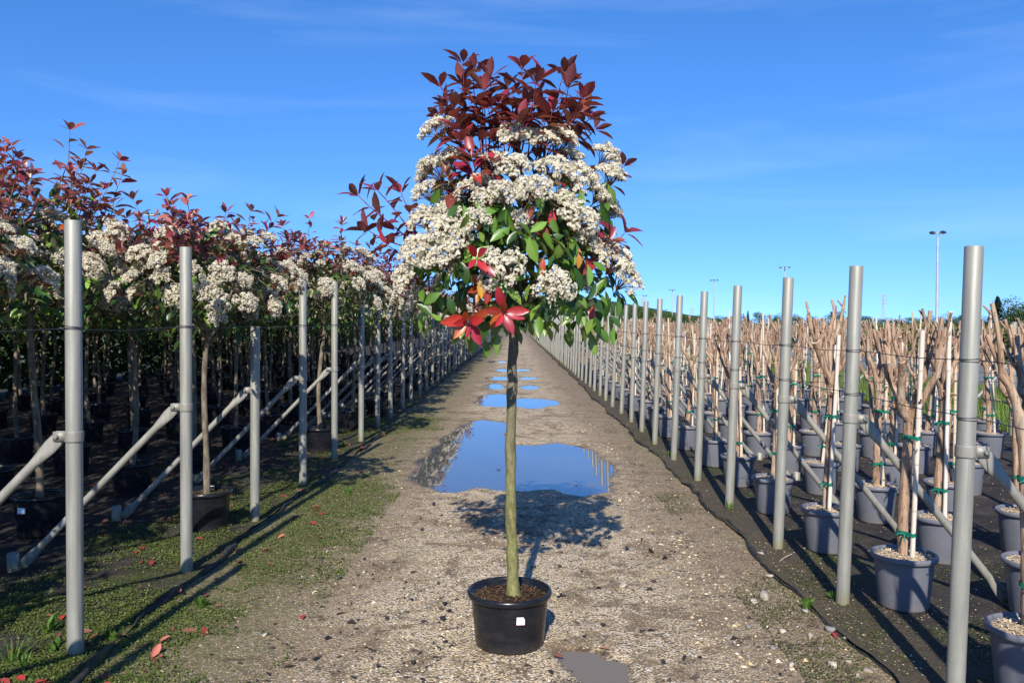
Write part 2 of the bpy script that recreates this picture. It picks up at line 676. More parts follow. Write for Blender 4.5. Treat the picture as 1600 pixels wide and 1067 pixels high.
def puddle_mask(x, y):
    wx = x + 0.16 * fbm(x, y, 2.2, 3)
    wy = y + 0.45 * fbm(x + 31, y + 9, 1.6, 3)
    m = np.full(np.shape(x), -9.0)
    for grp in LOBES:
        for (cx, cy, rx, ry, *wt) in grp:
            q = 1.0 - np.sqrt(((wx - cx) / rx) ** 2 + ((wy - cy) / ry) ** 2)
            if wt:
                q = q * wt[0]
            m = np.maximum(m, q)
    return m


def track_h(x, y):
    h = 0.004 * fbm(x, y, 3.0, 4) + 0.004 * fbm(x + 5, y, 14.0, 2)
    m = puddle_mask(x, y)
    t = np.clip((m + 0.10) / 0.35, 0, 1)
    t = t * t * (3 - 2 * t)
    h = h + 0.008 - 0.05 * t
    return np.maximum(h, -0.05)


def mat_track():
    m, nt, b = new_mat('gravel_track')
    N = NT(nt)
    p = N.pos()
    s = N.sep(p)
    x, z = s[0], s[2]
    flat = N.stretch(p, 1, 1, 0.25)
    n_big = N.noise(flat, 0.9, 5, 0.6, 0.4)
    n_mid = N.noise(flat, 4.5, 5, 0.62, 0.6)
    n_fin = N.noise(flat, 34, 4, 0.6)
    cellc = N.vor(flat, 95, 'Color')
    celld = N.vor(flat, 95, 'Distance')
    c_r = N.sepc(cellc)[0]
    c_g = N.sepc(cellc)[1]
    peb = N.mix(c_r, (0.44, 0.33, 0.19), (0.72, 0.575, 0.365))
    peb = N.mix(N.rng(c_g, 0.80, 0.86), peb, (0.68, 0.62, 0.52))
    peb = N.mix(N.rng(c_g, 0.22, 0.16), peb, (0.15, 0.12, 0.085))
    peb = N.mix(N.rng(celld, 0.42, 0.75, 0, 0.75), peb, (0.14, 0.105, 0.07))
    mud = N.mix(n_mid, (0.115, 0.080, 0.045), (0.28, 0.205, 0.12))
    mud = N.mix(N.rng(n_fin, 0.35, 0.7, 0, 0.6), mud, (0.13, 0.10, 0.07))
    # how gravelly: wheel paths are paler, patches of mud break through, verges are dirt
    ax = N.math('ABSOLUTE', N.math('SUBTRACT', x, -0.02))
    edge = N.rng(N.math('ADD', ax, N.math('MULTIPLY', n_mid, 0.5)), 1.15, 1.65)
    rgt = N.rng(N.math('ADD', x, N.math('MULTIPLY', N.math('SUBTRACT', n_big, 0.5), 1.1)), 0.70, 1.2, 0, 0.78)
    g = N.rng(N.math('ADD', n_mid, N.math('MULTIPLY', N.math('SUBTRACT', n_big, 0.5), 0.8)), 0.38, 0.50)
    lft = N.rng(N.math('ADD', x, N.math('MULTIPLY', N.math('SUBTRACT', n_big, 0.5), 1.3)), -0.50, -0.95, 0, 0.72)
    g = N.math('MULTIPLY', g, N.math('SUBTRACT', 1.0, N.math('MAXIMUM', N.math('MAXIMUM', N.math('MULTIPLY', edge, 0.9), rgt), lft)))
    # single stones lie in the mud as well
    lone = N.math('MULTIPLY', N.rng(c_g, 0.62, 0.64), N.rng(celld, 0.45, 0.35))
    g = N.math('MAXIMUM', g, N.math('MULTIPLY', lone, 0.85))
    col = N.mix(g, mud, peb)
    # dark rotten leaf crumbs
    crumbs = N.math('MULTIPLY', N.rng(N.noise(N.stretch(flat, 0.7, 1, 1), 8, 5, 0.7, 1.2), 0.55, 0.62), N.rng(N.noise(flat, 40, 3), 0.38, 0.5))
    col = N.mix(N.math('MULTIPLY', crumbs, 0.75), col, (0.045, 0.035, 0.028))
    # moss film along the verges
    mo = N.math('MULTIPLY', N.rng(N.math('ADD', N.math('MULTIPLY', x, -1.0), N.math('MULTIPLY', n_mid, 0.8)), 1.35, 1.85), N.rng(n_fin, 0.38, 0.58))
    mor = N.math('MULTIPLY', N.rng(N.math('ADD', x, N.math('MULTIPLY', n_mid, 0.8)), 1.85, 2.2), N.rng(n_fin, 0.45, 0.6))
    col = N.mix(N.math('MULTIPLY', N.math('MAXIMUM', mo, mor), 0.75), col, N.mix(n_fin, (0.035, 0.05, 0.012), (0.10, 0.12, 0.03)))
    # soaked ground just above the waterline
    wet = N.rng(z, 0.0035, -0.006)
    col = N.mix(N.math('MULTIPLY', wet, 0.55), col, N.mix(1.0, col, (0.38, 0.33, 0.28), 'MULTIPLY'))
    N.put(b.inputs['Base Color'], col)
    N.put(b.inputs['Roughness'], N.rng(wet, 0, 1, 0.88, 0.5))
    b.inputs['Specular IOR Level'].default_value = 0.25
    hgt = N.math('ADD', N.math('MULTIPLY', N.math('SUBTRACT', 1.0, celld), N.math('ADD', g, 0.15)), N.math('MULTIPLY', n_fin, 0.8))
    N.put(b.inputs['Normal'], N.bump(hgt, 0.75, 0.010))
    return m


M['track'] = mat_track()


def mat_water(name, colour, ior=1.6, rough=0.015):
    m, nt, b = new_mat(name)
    N = NT(nt)
    p = N.pos()
    b.inputs['Base Color'].default_value = colour
    b.inputs['Roughness'].default_value = rough
    b.inputs['IOR'].default_value = ior
    b.inputs['Specular IOR Level'].default_value = 0.5
    N.put(b.inputs['Normal'], N.bump(N.noise(p, 2.2, 2), 0.012, 0.01))
    return m


M['water'] = mat_water('puddle_water', (0.085, 0.082, 0.078, 1), 1.75)
M['murky_water'] = mat_water('murky_water', (0.17, 0.135, 0.088, 1), 1.33, 0.05)


def mat_ground():
    m, nt, b = new_mat('far_ground')
    N = NT(nt)
    p = N.pos()
    n1 = N.noise(p, 0.05, 5)
    n2 = N.noise(p, 1.3, 5)
    col = N.mix(N.rng(n1, 0.4, 0.6), (0.05, 0.075, 0.02), (0.13, 0.11, 0.065))
    col = N.mix(N.rng(n2, 0.3, 0.8, 0, 0.5), col, (0.05, 0.05, 0.025))
    N.put(b.inputs['Base Color'], col)
    b.inputs['Roughness'].default_value = 0.95
    return m


M['ground'] = mat_ground()


def mat_cloth(name, moss):
    m, nt, b = new_mat(name)
    N = NT(nt)
    p = N.pos()
    n_mid = N.noise(p, 2.4, 5, 0.62, 0.5)
    n_fin = N.noise(p, 42, 4, 0.65)
    base = N.mix(N.rng(n_mid, 0.35, 0.7), (0.016, 0.015, 0.015), (0.045, 0.040, 0.035))
    # silt and grit washed over the weave
    base = N.mix(N.math('MULTIPLY', N.rng(N.noise(p, 6, 5, 0.65), 0.5, 0.7), 0.7), base, (0.085, 0.065, 0.045))
    grit = N.math('MULTIPLY', N.rng(N.vor(p, 75), 0.20, 0.12), N.rng(N.noise(p, 3.2, 4), 0.46, 0.6))
    base = N.mix(grit, base, (0.42, 0.34, 0.24))
    mo = N.math('MULTIPLY', N.rng(N.math('ADD', N.noise(p, 1.5, 6, 0.65, 0.6), N.rng(N.math('ABSOLUTE', N.sep(p)[0]), 2.2, 3.4, 0.0, -0.16)), 0.5 - moss, 0.6 - moss), N.rng(n_fin, 0.36, 0.56))
    col = N.mix(N.math('MULTIPLY', mo, 0.9), base, N.mix(n_fin, (0.035, 0.050, 0.010), (0.13, 0.155, 0.035)))
    ax = N.math('ABSOLUTE', N.sep(p)[0])
    mar = N.math('MULTIPLY', N.rng(N.math('ADD', ax, N.math('MULTIPLY', N.math('SUBTRACT', N.noise(p, 3.0, 5, 0.65), 0.5), 1.2)), 2.25, 1.75), N.rng(n_fin, 0.3, 0.55, 0.45, 1.0))
    col = N.mix(N.math('MULTIPLY', mar, 0.62), col, N.mix(n_fin, (0.06, 0.048, 0.028), (0.15, 0.12, 0.07)))
    N.put(b.inputs['Base Color'], col)
    b.inputs['Roughness'].default_value = 0.85
    b.inputs['Specular IOR Level'].default_value = 0.2
    wv = N.math('ADD', N.math('MULTIPLY', n_fin, 1.0), N.math('MULTIPLY', mo, 1.2))
    N.put(b.inputs['Normal'], N.bump(wv, 0.7, 0.012))
    return m


M['cloth_mossy'] = mat_cloth('mossy_ground_cloth', 0.06)
M['cloth'] = mat_cloth('ground_cloth', -0.06)
M['cloth_edge'] = mat_noise('cloth_edge', (0.012, 0.012, 0.013), (0.05, 0.046, 0.042), 12, 0.7, 0.3, bump=0.4, bdist=0.01, c3=(0.06, 0.062, 0.02))
M['asphalt'] = mat_noise('asphalt', (0.13, 0.13, 0.135), (0.20, 0.20, 0.205), 30, 0.9, 0.2, c3=(0.15, 0.15, 0.15))
M['lawn'] = mat_noise('lawn_soil', (0.045, 0.075, 0.015), (0.10, 0.14, 0.03), 2.5, 0.95, 0.1)
M['hill'] = mat_noise('hill', (0.035, 0.055, 0.02), (0.07, 0.10, 0.03), 0.1, 0.95, 0.1)

# the ground out to the horizon
mb = MB()
mb.add([(-4000, -200, -0.07), (4000, -200, -0.07), (4000, 5000, -0.07), (-4000, 5000, -0.07)], [(0, 1, 2, 3)])
struct('ground', mb.mesh('ground', 'ground', False))

# the gravel track
ys = np.concatenate([np.arange(-2, 2.6, 0.3), np.arange(2.6, 14, 0.034), np.arange(14, 36, 0.085), np.arange(36, 175, 1.0)])
xs = np.arange(-2.45, 2.2, 0.034)
V, L, C = grid_mesh(xs, ys, track_h)
mb = MB(); mb.raw(V, L, C)
struct('gravel_track', mb.mesh('gravel_track', 'track'))

# puddles
plab = ['large double-lobed rain puddle reflecting blue sky, behind the potted tree',
        'wide two-lobed puddle just beyond the large double puddle',
        'small puddle in the wheel rut on the flowering-tree side, third water patch along the track',
        'small puddle in the wheel rut beside the pruned-tree posts, third water patch along the track',
        'slim puddle in the rut on the flowering-tree side, fourth water patch along the track',
        'slim puddle in the rut by the pruned-tree posts, fourth water patch along the track',
        'puddle lying across the middle of the track, fifth water patch along it',
        'farthest thin puddle in the rut, last water patch along the track',
        'shallow muddy puddle beside the black pot']
for gi, grp in enumerate(LOBES):
    x0 = min(c[0] - c[2] for c in grp) - 0.22; x1 = max(c[0] + c[2] for c in grp) + 0.22
    y0 = min(c[1] - c[3] for c in grp) - 0.45; y1 = max(c[1] + c[3] for c in grp) + 0.45
    if gi == 8:
        x0, x1, y0, y1 = 0.0, 0.8, 3.1, 4.2
    n = 40
    xx = np.linspace(x0, x1, n); yy = np.linspace(y0, y1, n)
    X, Y = np.meshgrid(xx, yy, indexing='ij')
    inside = track_h(X, Y) < WATER_Z + 0.006
    V, L, C = grid_mesh(xx, yy, lambda a, b: np.full(np.shape(a), WATER_Z if gi != 8 else -0.010))
    q = L.reshape(-1, 4)
    keep = inside.ravel()[q].any(1)
    q = q[keep]
    used = np.unique(q); mp = -np.ones(len(V), int); mp[used] = np.arange(len(used))
    mb = MB(); mb.raw(V[used], mp[q].ravel(), C[keep])
    o = struct('puddle', mb.mesh('puddle', 'water' if gi != 8 else 'murky_water'), plab[gi])
    o['category'] = 'puddle'

# ground cloth under both plantings, with a wandering inner edge
def edge_l(y):
    return -1.90 + 0.10 * fbm(y * 0.0 + 3.0, y, 0.9, 4) + 0.03 * fbm(y * 0 + 9.0, y, 5.0, 2)


def edge_r(y):
    return 1.62 + 0.11 * fbm(y * 0.0 + 13.0, y, 0.8, 4) + 0.03 * fbm(y * 0 + 19.0, y, 5.0, 2)


def cloth(name, edge, outer, matn, moss_amp, lab):
    ys = np.concatenate([np.arange(-2, 2.4, 0.3), np.arange(2.4, 16, 0.06), np.arange(16, 40, 0.3), np.arange(40, 101, 2.0)])
    u = np.concatenate([np.linspace(0, 0.25, 26)[:-1], np.linspace(0.25, 1, 26)])
    E = edge(ys)
    X = E[None, :] + (outer - E[None, :]) * (u[:, None] ** 1.25)
    Y = np.repeat(ys[None, :], len(u), 0)
    Z = 0.018 + 0.012 * fbm(X, Y, 2.0, 3) + moss_amp * np.clip(fbm(X, Y, 6.0, 3), 0, 1)
    Z = np.maximum(Z, 0.013)
    # the free edge is curled up a little
    Z += 0.014 * np.exp(-((X - E[None]) / 0.03) ** 2) * (0.5 + vnoise(Y, X, 2.0))
    V = np.stack([X, Y, Z], -1).reshape(-1, 3)
    nx, ny = X.shape
    i, j = np.meshgrid(np.arange(nx - 1), np.arange(ny - 1), indexing='ij')
    a = (i * ny + j).ravel()
    L = np.stack([a, a + ny, a + ny + 1, a + 1], 1)
    if outer < 0:
        L = L[:, ::-1]
    mb = MB(); mb.raw(V, L.ravel(), np.full(len(a), 4))
    struct(name, mb.mesh(name, matn), lab)


cloth('ground_cloth_left', edge_l, -14.0, 'cloth_mossy', 0.03, 'mossy black ground cloth under the flowering trees')
cloth('ground_cloth_right', edge_r, 6.92, 'cloth', 0.012, 'black ground cloth under the pots of pruned trees')


def hem(name, edge, off, lab, seed):
    r = np.random.RandomState(seed)
    ys = np.concatenate([np.arange(2.2, 14, 0.05), np.arange(14, 42, 0.3)])
    x = edge(ys) + off + 0.05 * fbm(ys * 0 + seed, ys, 2.4, 4)
    z = 0.004 + 0.030 * np.clip(fbm(ys * 0 + seed + 4, ys, 1.3, 4) + 0.25, -0.5, 1)
    rad = 0.009 + 0.022 * np.clip(fbm(ys * 0 + seed + 8, ys, 2.3, 4) + 0.2, 0, 1)
    mb = MB()
    mb.tube(np.stack([x, ys, z], 1), rad, 7, squash=[(1.5 + 0.5 * math.sin(i * 0.7), 0.62 + 0.2 * math.sin(i * 0.31)) for i in range(len(ys))])
    o = ob(name, mb.mesh(name, 'cloth_edge'))
    tag(o, lab, 'cloth edge')


hem('cloth_hem', edge_l, 0.0, 'rumpled black rolled edge of the ground cloth beside the flowering trees', 21)
hem('cloth_hem', edge_r, 0.0, 'rumpled black rolled edge of the ground cloth beside the grey pots', 37)

# lawn strip and asphalt service road beyond the pruned trees
mb = MB(); mb.add([(6.85, -2, 0.008), (11.3, -2, 0.008), (11.3, 110, 0.008), (6.85, 110, 0.008)], [(0, 1, 2, 3)])
struct('lawn_strip', mb.mesh('lawn_strip', 'lawn', False))
mb = MB(); mb.add([(11.2, -2, 0.014), (16.6, -2, 0.014), (16.6, 170, 0.014), (11.2, 170, 0.014)], [(0, 1, 2, 3)])
struct('service_road', mb.mesh('service_road', 'asphalt', False))
# low wooded hill that closes the end of the track
V, L, C = grid_mesh(np.linspace(-140, 160, 60), np.linspace(215, 420, 40),
                    lambda X, Y: -0.5 + 13.0 * np.exp(-((X - 12) / 55) ** 2 - ((Y - 320) / 60) ** 2) + 1.2 * fbm(X, Y, 0.03, 3))
mb = MB(); mb.raw(V, L, C)
struct('hill', mb.mesh('hill', 'hill'))

# ================================================================== POSTS
def brace_mesh(name, run, h, foot_z):
    """slanting pipe with flattened bolted ends; from (0.05,0,h) to (run,0,foot_z)"""
    mb = MB()
    a = np.array([0.062, 0, h]); b = np.array([run, 0, foot_z])
    ts = np.array([0, 0.02, 0.05, 0.09, 0.13, 0.5, 0.87, 0.91, 0.95, 0.98, 1.0])
    pts = a[None] + (b - a)[None] * ts[:, None]
    sq = [(0.30, 0.9), (0.30, 1.5), (0.30, 1.6), (0.55, 1.3), (1, 1), (1, 1), (1, 1), (0.55, 1.3), (0.30, 1.6), (0.30, 1.5), (0.3, 0.9)]
    # the flat lies in the plane of the brace
    d = (b - a) / np.linalg.norm(b - a)
    u = np.array([0, 1.0, 0]); w = np.cross(d, u)
    n = 12; ang = np.arange(n) / n * 2 * math.pi
    r = 0.0215
    V = []
    for p, (s0, s1) in zip(pts, sq):
        V.append(p + r * (np.cos(ang)[:, None] * s0 * u + np.sin(ang)[:, None] * s1 * w))
    V = np.concatenate(V)
    F = [(i * n + j, i * n + (j + 1) % n, (i + 1) * n + (j + 1) % n, (i + 1) * n + j) for i in range(len(pts) - 1) for j in range(n)]
    F += [tuple(range(n - 1, -1, -1)), tuple(range(len(V) - n, len(V)))]
    mb.add(V, F)
    return mb.mesh(name, 'steel_dull')


def pipe_mesh(h):
    mb = MB()
    mb.lathe([(0.0355, -0.055), (0.0355, h * 0.5), (0.0355, h - 0.002), (0.0345, h), (0.0315, h), (0.0310, h - 0.004), (0.0310, h - 0.25), (0.0, h - 0.25)], 24)
    return mb.mesh('pipe', 'steel')


def ring_mesh(z, n=2):
    mb = MB()
    ang = np.linspace(0, 2 * math.pi, 25)
    for k in range(n):
        p = np.stack([0.0372 * np.cos(ang), 0.0372 * np.sin(ang), z + 0.009 * k + 0.004 * np.sin(ang + k)], 1)
        mb.tube(p, 0.0018, 5, cap=False)
    mb.tube([(0.036, 0.0, z), (0.055, 0.015, z + 0.004), (0.07, 0.01, z - 0.006)], 0.0018, 5)
    return mb.mesh('wire_ring', 'wire')


def collar_mesh(z):
    mb = MB()
    mb.lathe([(0.0362, z - 0.024), (0.0395, z - 0.024), (0.0398, z - 0.02), (0.0398, z + 0.02), (0.0395, z + 0.024), (0.0362, z + 0.024)], 24)
    # two ears that clasp the brace
    for sy in (-1, 1):
        mb.box((0.062, sy * 0.012, z), (0.028, 0.003, 0.022))
    return mb.mesh('collar', 'steel_dull')


def bolt_mesh(z):
    mb = MB()
    ang = np.arange(6) / 6 * 2 * math.pi
    for y0, y1, r in ((-0.027, -0.019, 0.009), (-0.020, 0.020, 0.005), (0.019, 0.027, 0.009)):
        V = [(0.072 + r * math.cos(a), y, z + r * math.sin(a)) for y in (y0, y1) for a in ang]
        mb.add(V, [(j, (j + 1) % 6, 6 + (j + 1) % 6, 6 + j) for j in range(6)] + [(5, 4, 3, 2, 1, 0), (6, 7, 8, 9, 10, 11)])
    return mb.mesh('bolt', 'bolt', False)


def stub_mesh(run):
    mb = MB()
    prof = [(0.034, -0.05), (0.034, 0.118), (0.031, 0.12), (0.029, 0.118), (0.029, 0.03), (0.0, 0.03)]
    ang = np.arange(16) / 16 * 2 * math.pi
    V = np.concatenate([np.stack([run + 0.045 + r * np.cos(ang), r * np.sin(ang), np.full(16, z)], 1) for r, z in prof])
    mb.add(V, [(i * 16 + j, i * 16 + (j + 1) % 16, (i + 1) * 16 + (j + 1) % 16, (i + 1) * 16 + j) for i in range(len(prof) - 1) for j in range(16)])
    return mb.mesh('ground_socket', 'steel_dull')


PM = {
    'pipeL': pipe_mesh(2.01), 'pipeR': pipe_mesh(1.855), 'pipeS': pipe_mesh(1.52), 'pipeF': pipe_mesh(1.56),
    'braceL': brace_mesh('brace', 1.03, 1.03, 0.03), 'braceR': brace_mesh('brace', 0.90, 1.03, 0.06), 'braceF': brace_mesh('brace', 0.95, 0.98, 0.03),
    'stubL': stub_mesh(1.03), 'stubR': stub_mesh(0.92),
    'ringL': ring_mesh(1.52), 'ringR1': ring_mesh(1.395), 'ringR2': ring_mesh(1.16),
    'collar': collar_mesh(1.03), 'collarF': collar_mesh(0.98), 'bolt': bolt_mesh(1.03), 'boltF': bolt_mesh(0.98),
}


def post(x, y, side, label, group, lean, detail):
    """side: L braces towards -X, R towards +X, F (far row) towards -X"""
    rz = math.pi if side in ('L', 'F', 'S') else 0.0
    e = bpy.data.objects.new('steel_post', None)
    COL.objects.link(e)
    e.empty_display_size = 0.1
    rot = Matrix.Rotation(lean, 4, 'Y') @ Matrix.Rotation(rng.uniform(-0.008, 0.008), 4, 'X') @ Matrix.Rotation(rz, 4, 'Z')
    e.matrix_basis = Matrix.Translation((x, y, 0.005)) @ rot
    tag(e, label, 'post', group)
    key = {'L': 'pipeL', 'R': 'pipeR', 'S': 'pipeS', 'F': 'pipeF'}[side]
    ob('pipe', PM[key], e)
    ob('brace', PM['braceR' if side == 'R' else ('braceF' if side == 'F' else 'braceL')], e)
    if detail >= 1:
        ob('collar', PM['collarF' if side == 'F' else 'collar'], e)
        if side != 'F':
            ob('ground_socket', PM['stubR' if side == 'R' else 'stubL'], e)
    if detail >= 2:
        ob('bolt', PM['boltF' if side == 'F' else 'bolt'], e)
        if side == 'R':
            ob('wire_ring', PM['ringR1'], e)
            ob('wire_ring', PM['ringR2'], e)
        elif side == 'L':
            ob('wire_ring', PM['ringL'], e)
    return e


ORD = ['first', 'second', 'third', 'fourth', 'fifth', 'sixth', 'seventh', 'eighth', 'ninth', 'tenth', 'eleventh', 'twelfth', 'thirteenth', 'fourteenth', 'fifteenth', 'sixteenth']
LX = -2.02
RX = 1.80
ly = [3.72 - 2.62, 3.72 - 1.31, 3.72, 5.02, 6.30, 7.69, 9.14, 10.6, 11.9, 13.2]
while ly[-1] < 96:
    ly.append(ly[-1] + 1.31)
for i, y in enumerate(ly):
    dt = 2 if y < 16 else (1 if y < 30 else 0)
    j = 0.0 if i < 9 else rng.uniform(-0.012, 0.012)
    if i == 4:
        post(LX, y, 'S', 'short cut-off braced steel post in the row beside the flowering trees', 'braced posts beside the flowering trees', R(0.6), 2)
    else:
        lab = 'tall grey braced steel post far along the row beside the flowering trees'
        if i < 4:
            lab = 'tall braced steel post %s before the short cut-off post, flowering-tree side' % ('fourth', 'third', 'second', 'first')[i]
        elif i < 21:
            lab = 'tall braced steel post %s after the short cut-off post, flowering-tree side' % ORD[i - 5]
        post(LX + rng.uniform(-0.015, 0.015), y, 'L', lab, 'braced posts beside the flowering trees', R(0.35) + j, dt)
ry = [3.30 - 2.3, 3.30 - 1.15, 3.30, 4.45, 5.58, 6.78, 8.0, 9.2, 10.4, 11.55]
while ry[-1] < 96:
    ry.append(ry[-1] + 1.16)
ry = [y for y in ry if not 68.5 < y < 72.5]
for i, y in enumerate(ry):
    dt = 2 if y < 16 else (1 if y < 30 else 0)
    j = 0.0 if i < 8 else rng.uniform(-0.012, 0.012)
    lab = 'grey braced steel post far along the row between track and pruned trees'
    if 2 <= i < 18:
        lab = 'grey braced steel post beside the pruned trees, %s one counted from the black potted tree' % ORD[i - 2]
    post(RX - 0.02 + rng.uniform(-0.015, 0.015), y, 'R', lab, 'braced posts beside the pruned trees', R(1.9) + j, dt)
for k in range(34):
    y = 11.2 + 1.9 * k
    post(6.78, y, 'F', 'grey braced steel post between the pruned trees and the lawn', 'posts along the lawn', R(rng.uniform(-0.6, 1.4)), 1 if y < 26 else 0)


def wire(label, x0, y0, x1, y1, z, step=1.2, sag=0.012, r=0.0022):
    L_ = math.hypot(x1 - x0, y1 - y0)
    n = max(4, int(L_ / step * 4))
    t = np.linspace(0, 1, n + 1)
    zz = z - sag * (np.sin(t * L_ / step * math.pi) ** 2) + 0.004 * vnoise(t * 20, t * 0 + z, 1.0)
    mb = MB()
    mb.tube(np.stack([x0 + (x1 - x0) * t, y0 + (y1 - y0) * t, zz], 1), r, 5)
    tag(ob('wire', mb.mesh('wire', 'wire')), label, 'wire')


wire('thin dark wire strung along the posts beside the flowering trees', LX + 0.045, 1.1, LX + 0.045, 90, 1.525)
wire('thin dark wire strung high along the posts beside the pruned trees', RX + 0.088, 1.0, RX + 0.088, 68, 1.398, 1.16)
wire('thin dark wire strung lower along the posts beside the pruned trees', RX + 0.078, 1.0, RX + 0.078, 68, 1.163, 1.16)
for k, (xx, zz) in enumerate(((2.74, 1.10), (4.06, 1.12), (5.38, 1.10), (6.06, 1.12))):
    wire('thin dark training wire through the %s row of pruned trees' % ('second', 'fourth', 'sixth', 'seventh')[k], xx + 0.05, 2.5, xx + 0.05, 60, zz, 2.2)
for k, yy in enumerate((6.2, 9.5, 12.8, 16.1)):
    wire('thin dark %s cross wire spanning the pruned tree rows' % ('first', 'second', 'third', 'fourth')[k], RX, yy, 6.78, yy, 1.12 + 0.01 * k, 1.32, 0.02)
wire('thin dark wire strung along the posts by the lawn', 6.78, 9, 6.78, 72, 1.3, 1.9)

# ================================================================== LEAF AND FLOWER TEMPLATES
def leaf_tm(width, droop, fold, twist=0.0):
    ts = np.array([0.0, 0.10, 0.28, 0.52, 0.76, 0.92, 1.0])
    ws = np.array([0.02, 0.03, 0.58, 1.0, 0.80, 0.30, 0.0]) * width * 0.5
    V, tm = [], []
    for t, w in zip(ts, ws):
        z = -droop * t * t
        tw = twist * t
        for sx in (-1, 0, 1):
            V.append((sx * w * math.cos(tw), t, z + (fold * w if sx else 0) + sx * w * math.sin(tw)))
            tm.append(1.0 if sx else 1.22)
    F = []
    n = len(ts)
    for i in range(n - 1):
        a = i * 3
        if i < n - 2:
            F += [(a, a + 1, a + 4, a + 3), (a + 1, a + 2, a + 5, a + 4)]
        else:
            F += [(a, a + 1, a + 4), (a + 1, a + 2, a + 4)]
    L = [i for f in F for i in f]
    return (np.array(V), np.array(L), np.array([len(f) for f in F]), np.array(tm))


LEAFT = [leaf_tm(0.37, 0.16, 0.40), leaf_tm(0.43, 0.34, 0.30, 0.3), leaf_tm(0.38, 0.05, 0.50, -0.25), leaf_tm(0.42, 0.26, 0.2, 0.15)]

LC = {
    'r1': (0.20, 0.024, 0.036), 'r2': (0.31, 0.028, 0.040), 'r3': (0.18, 0.050, 0.034), 'rb': (0.42, 0.028, 0.030),
    'o1': (0.36, 0.062, 0.020), 'y1': (0.42, 0.20, 0.03), 'g1': (0.085, 0.175, 0.022), 'g2': (0.032, 0.080, 0.016), 'g3': (0.15, 0.245, 0.042),
    'p1': (0.30, 0.085, 0.080), 'p2': (0.36, 0.15, 0.11), 'b1': (0.17, 0.10, 0.04),
}
LM = {}


def leaf_mesh(shape, col):
    k = (shape, col)
    if k not in LM:
        mb = MB()
        mb.inst(LEAFT[shape], np.eye(3)[None], np.zeros((1, 3)), np.array([LC[col]]))
        LM[k] = mb.mesh('leaf', 'leaf')
    return LM[k]


def ico():
    t = (1 + 5 ** 0.5) / 2
    V = np.array([(-1, t, 0), (1, t, 0), (-1, -t, 0), (1, -t, 0), (0, -1, t), (0, 1, t), (0, -1, -t), (0, 1, -t), (t, 0, -1), (t, 0, 1), (-t, 0, -1), (-t, 0, 1)], float)
    V /= np.linalg.norm(V[0])
    F = [(0, 11, 5), (0, 5, 1), (0, 1, 7), (0, 7, 10), (0, 10, 11), (1, 5, 9), (5, 11, 4), (11, 10, 2), (10, 7, 6), (7, 1, 8), (3, 9, 4), (3, 4, 2), (3, 2, 6), (3, 6, 8), (3, 8, 9), (4, 9, 5), (2, 4, 11), (6, 2, 10), (8, 6, 7), (9, 8, 1)]
    return V, F


ICO_V, ICO_F = ico()
ICO_L = np.array([i for f in ICO_F for i in f]); ICO_C = np.full(20, 3)
OCT_V = np.array([(1, 0, 0), (-1, 0, 0), (0, 1, 0), (0, -1, 0), (0, 0, 1), (0, 0, -1)], float)
OCT_F = [(0, 2, 4), (2, 1, 4), (1, 3, 4), (3, 0, 4), (2, 0, 5), (1, 2, 5), (3, 1, 5), (0, 3, 5)]
OCT = (OCT_V, np.array([i for f in OCT_F for i in f]), np.full(8, 3), np.ones(6))


def petal_floret():
    """five cupped petals round a cream eye, unit radius"""
    V, F, tm = [], [], []
    for k in range(5):
        a = k / 5 * 2 * math.pi
        def pt(r, da, z):
            return (r * math.cos(a + da), r * math.sin(a + da), z)
        i = len(V)
        V += [pt(0.10, 0, -0.15), pt(0.78, -0.52, 0.18), pt(1.05, 0, 0.30), pt(0.78, 0.52, 0.18)]
        tm += [0.95, 1.0, 1.0, 1.0]
        F += [(i, i + 1, i + 2, i + 3)]
    i = len(V)
    V += [(0.3 * math.cos(a), 0.3 * math.sin(a), 0.28) for a in (0, 1.57, 3.14, 4.71)] + [(0, 0, 0.5), (0, 0, -0.45)]
    tm += [0.95] * 4 + [0.98, 0.8]
    for k in range(4):
        F += [(i + k, i + (k + 1) % 4, i + 4), (i + (k + 1) % 4, i + k, i + 5)]
    return (np.array(V), np.array([q for f in F for q in f]), np.array([len(f) for f in F]), np.array(tm))


FLORET = petal_floret()


def rand_dirs(n, r, zmin=-1.0):
    z = r.uniform(zmin, 1, n); a = r.uniform(0, 2 * math.pi, n)
    q = np.sqrt(1 - z * z)
    return np.stack([q * np.cos(a), q * np.sin(a), z], 1)


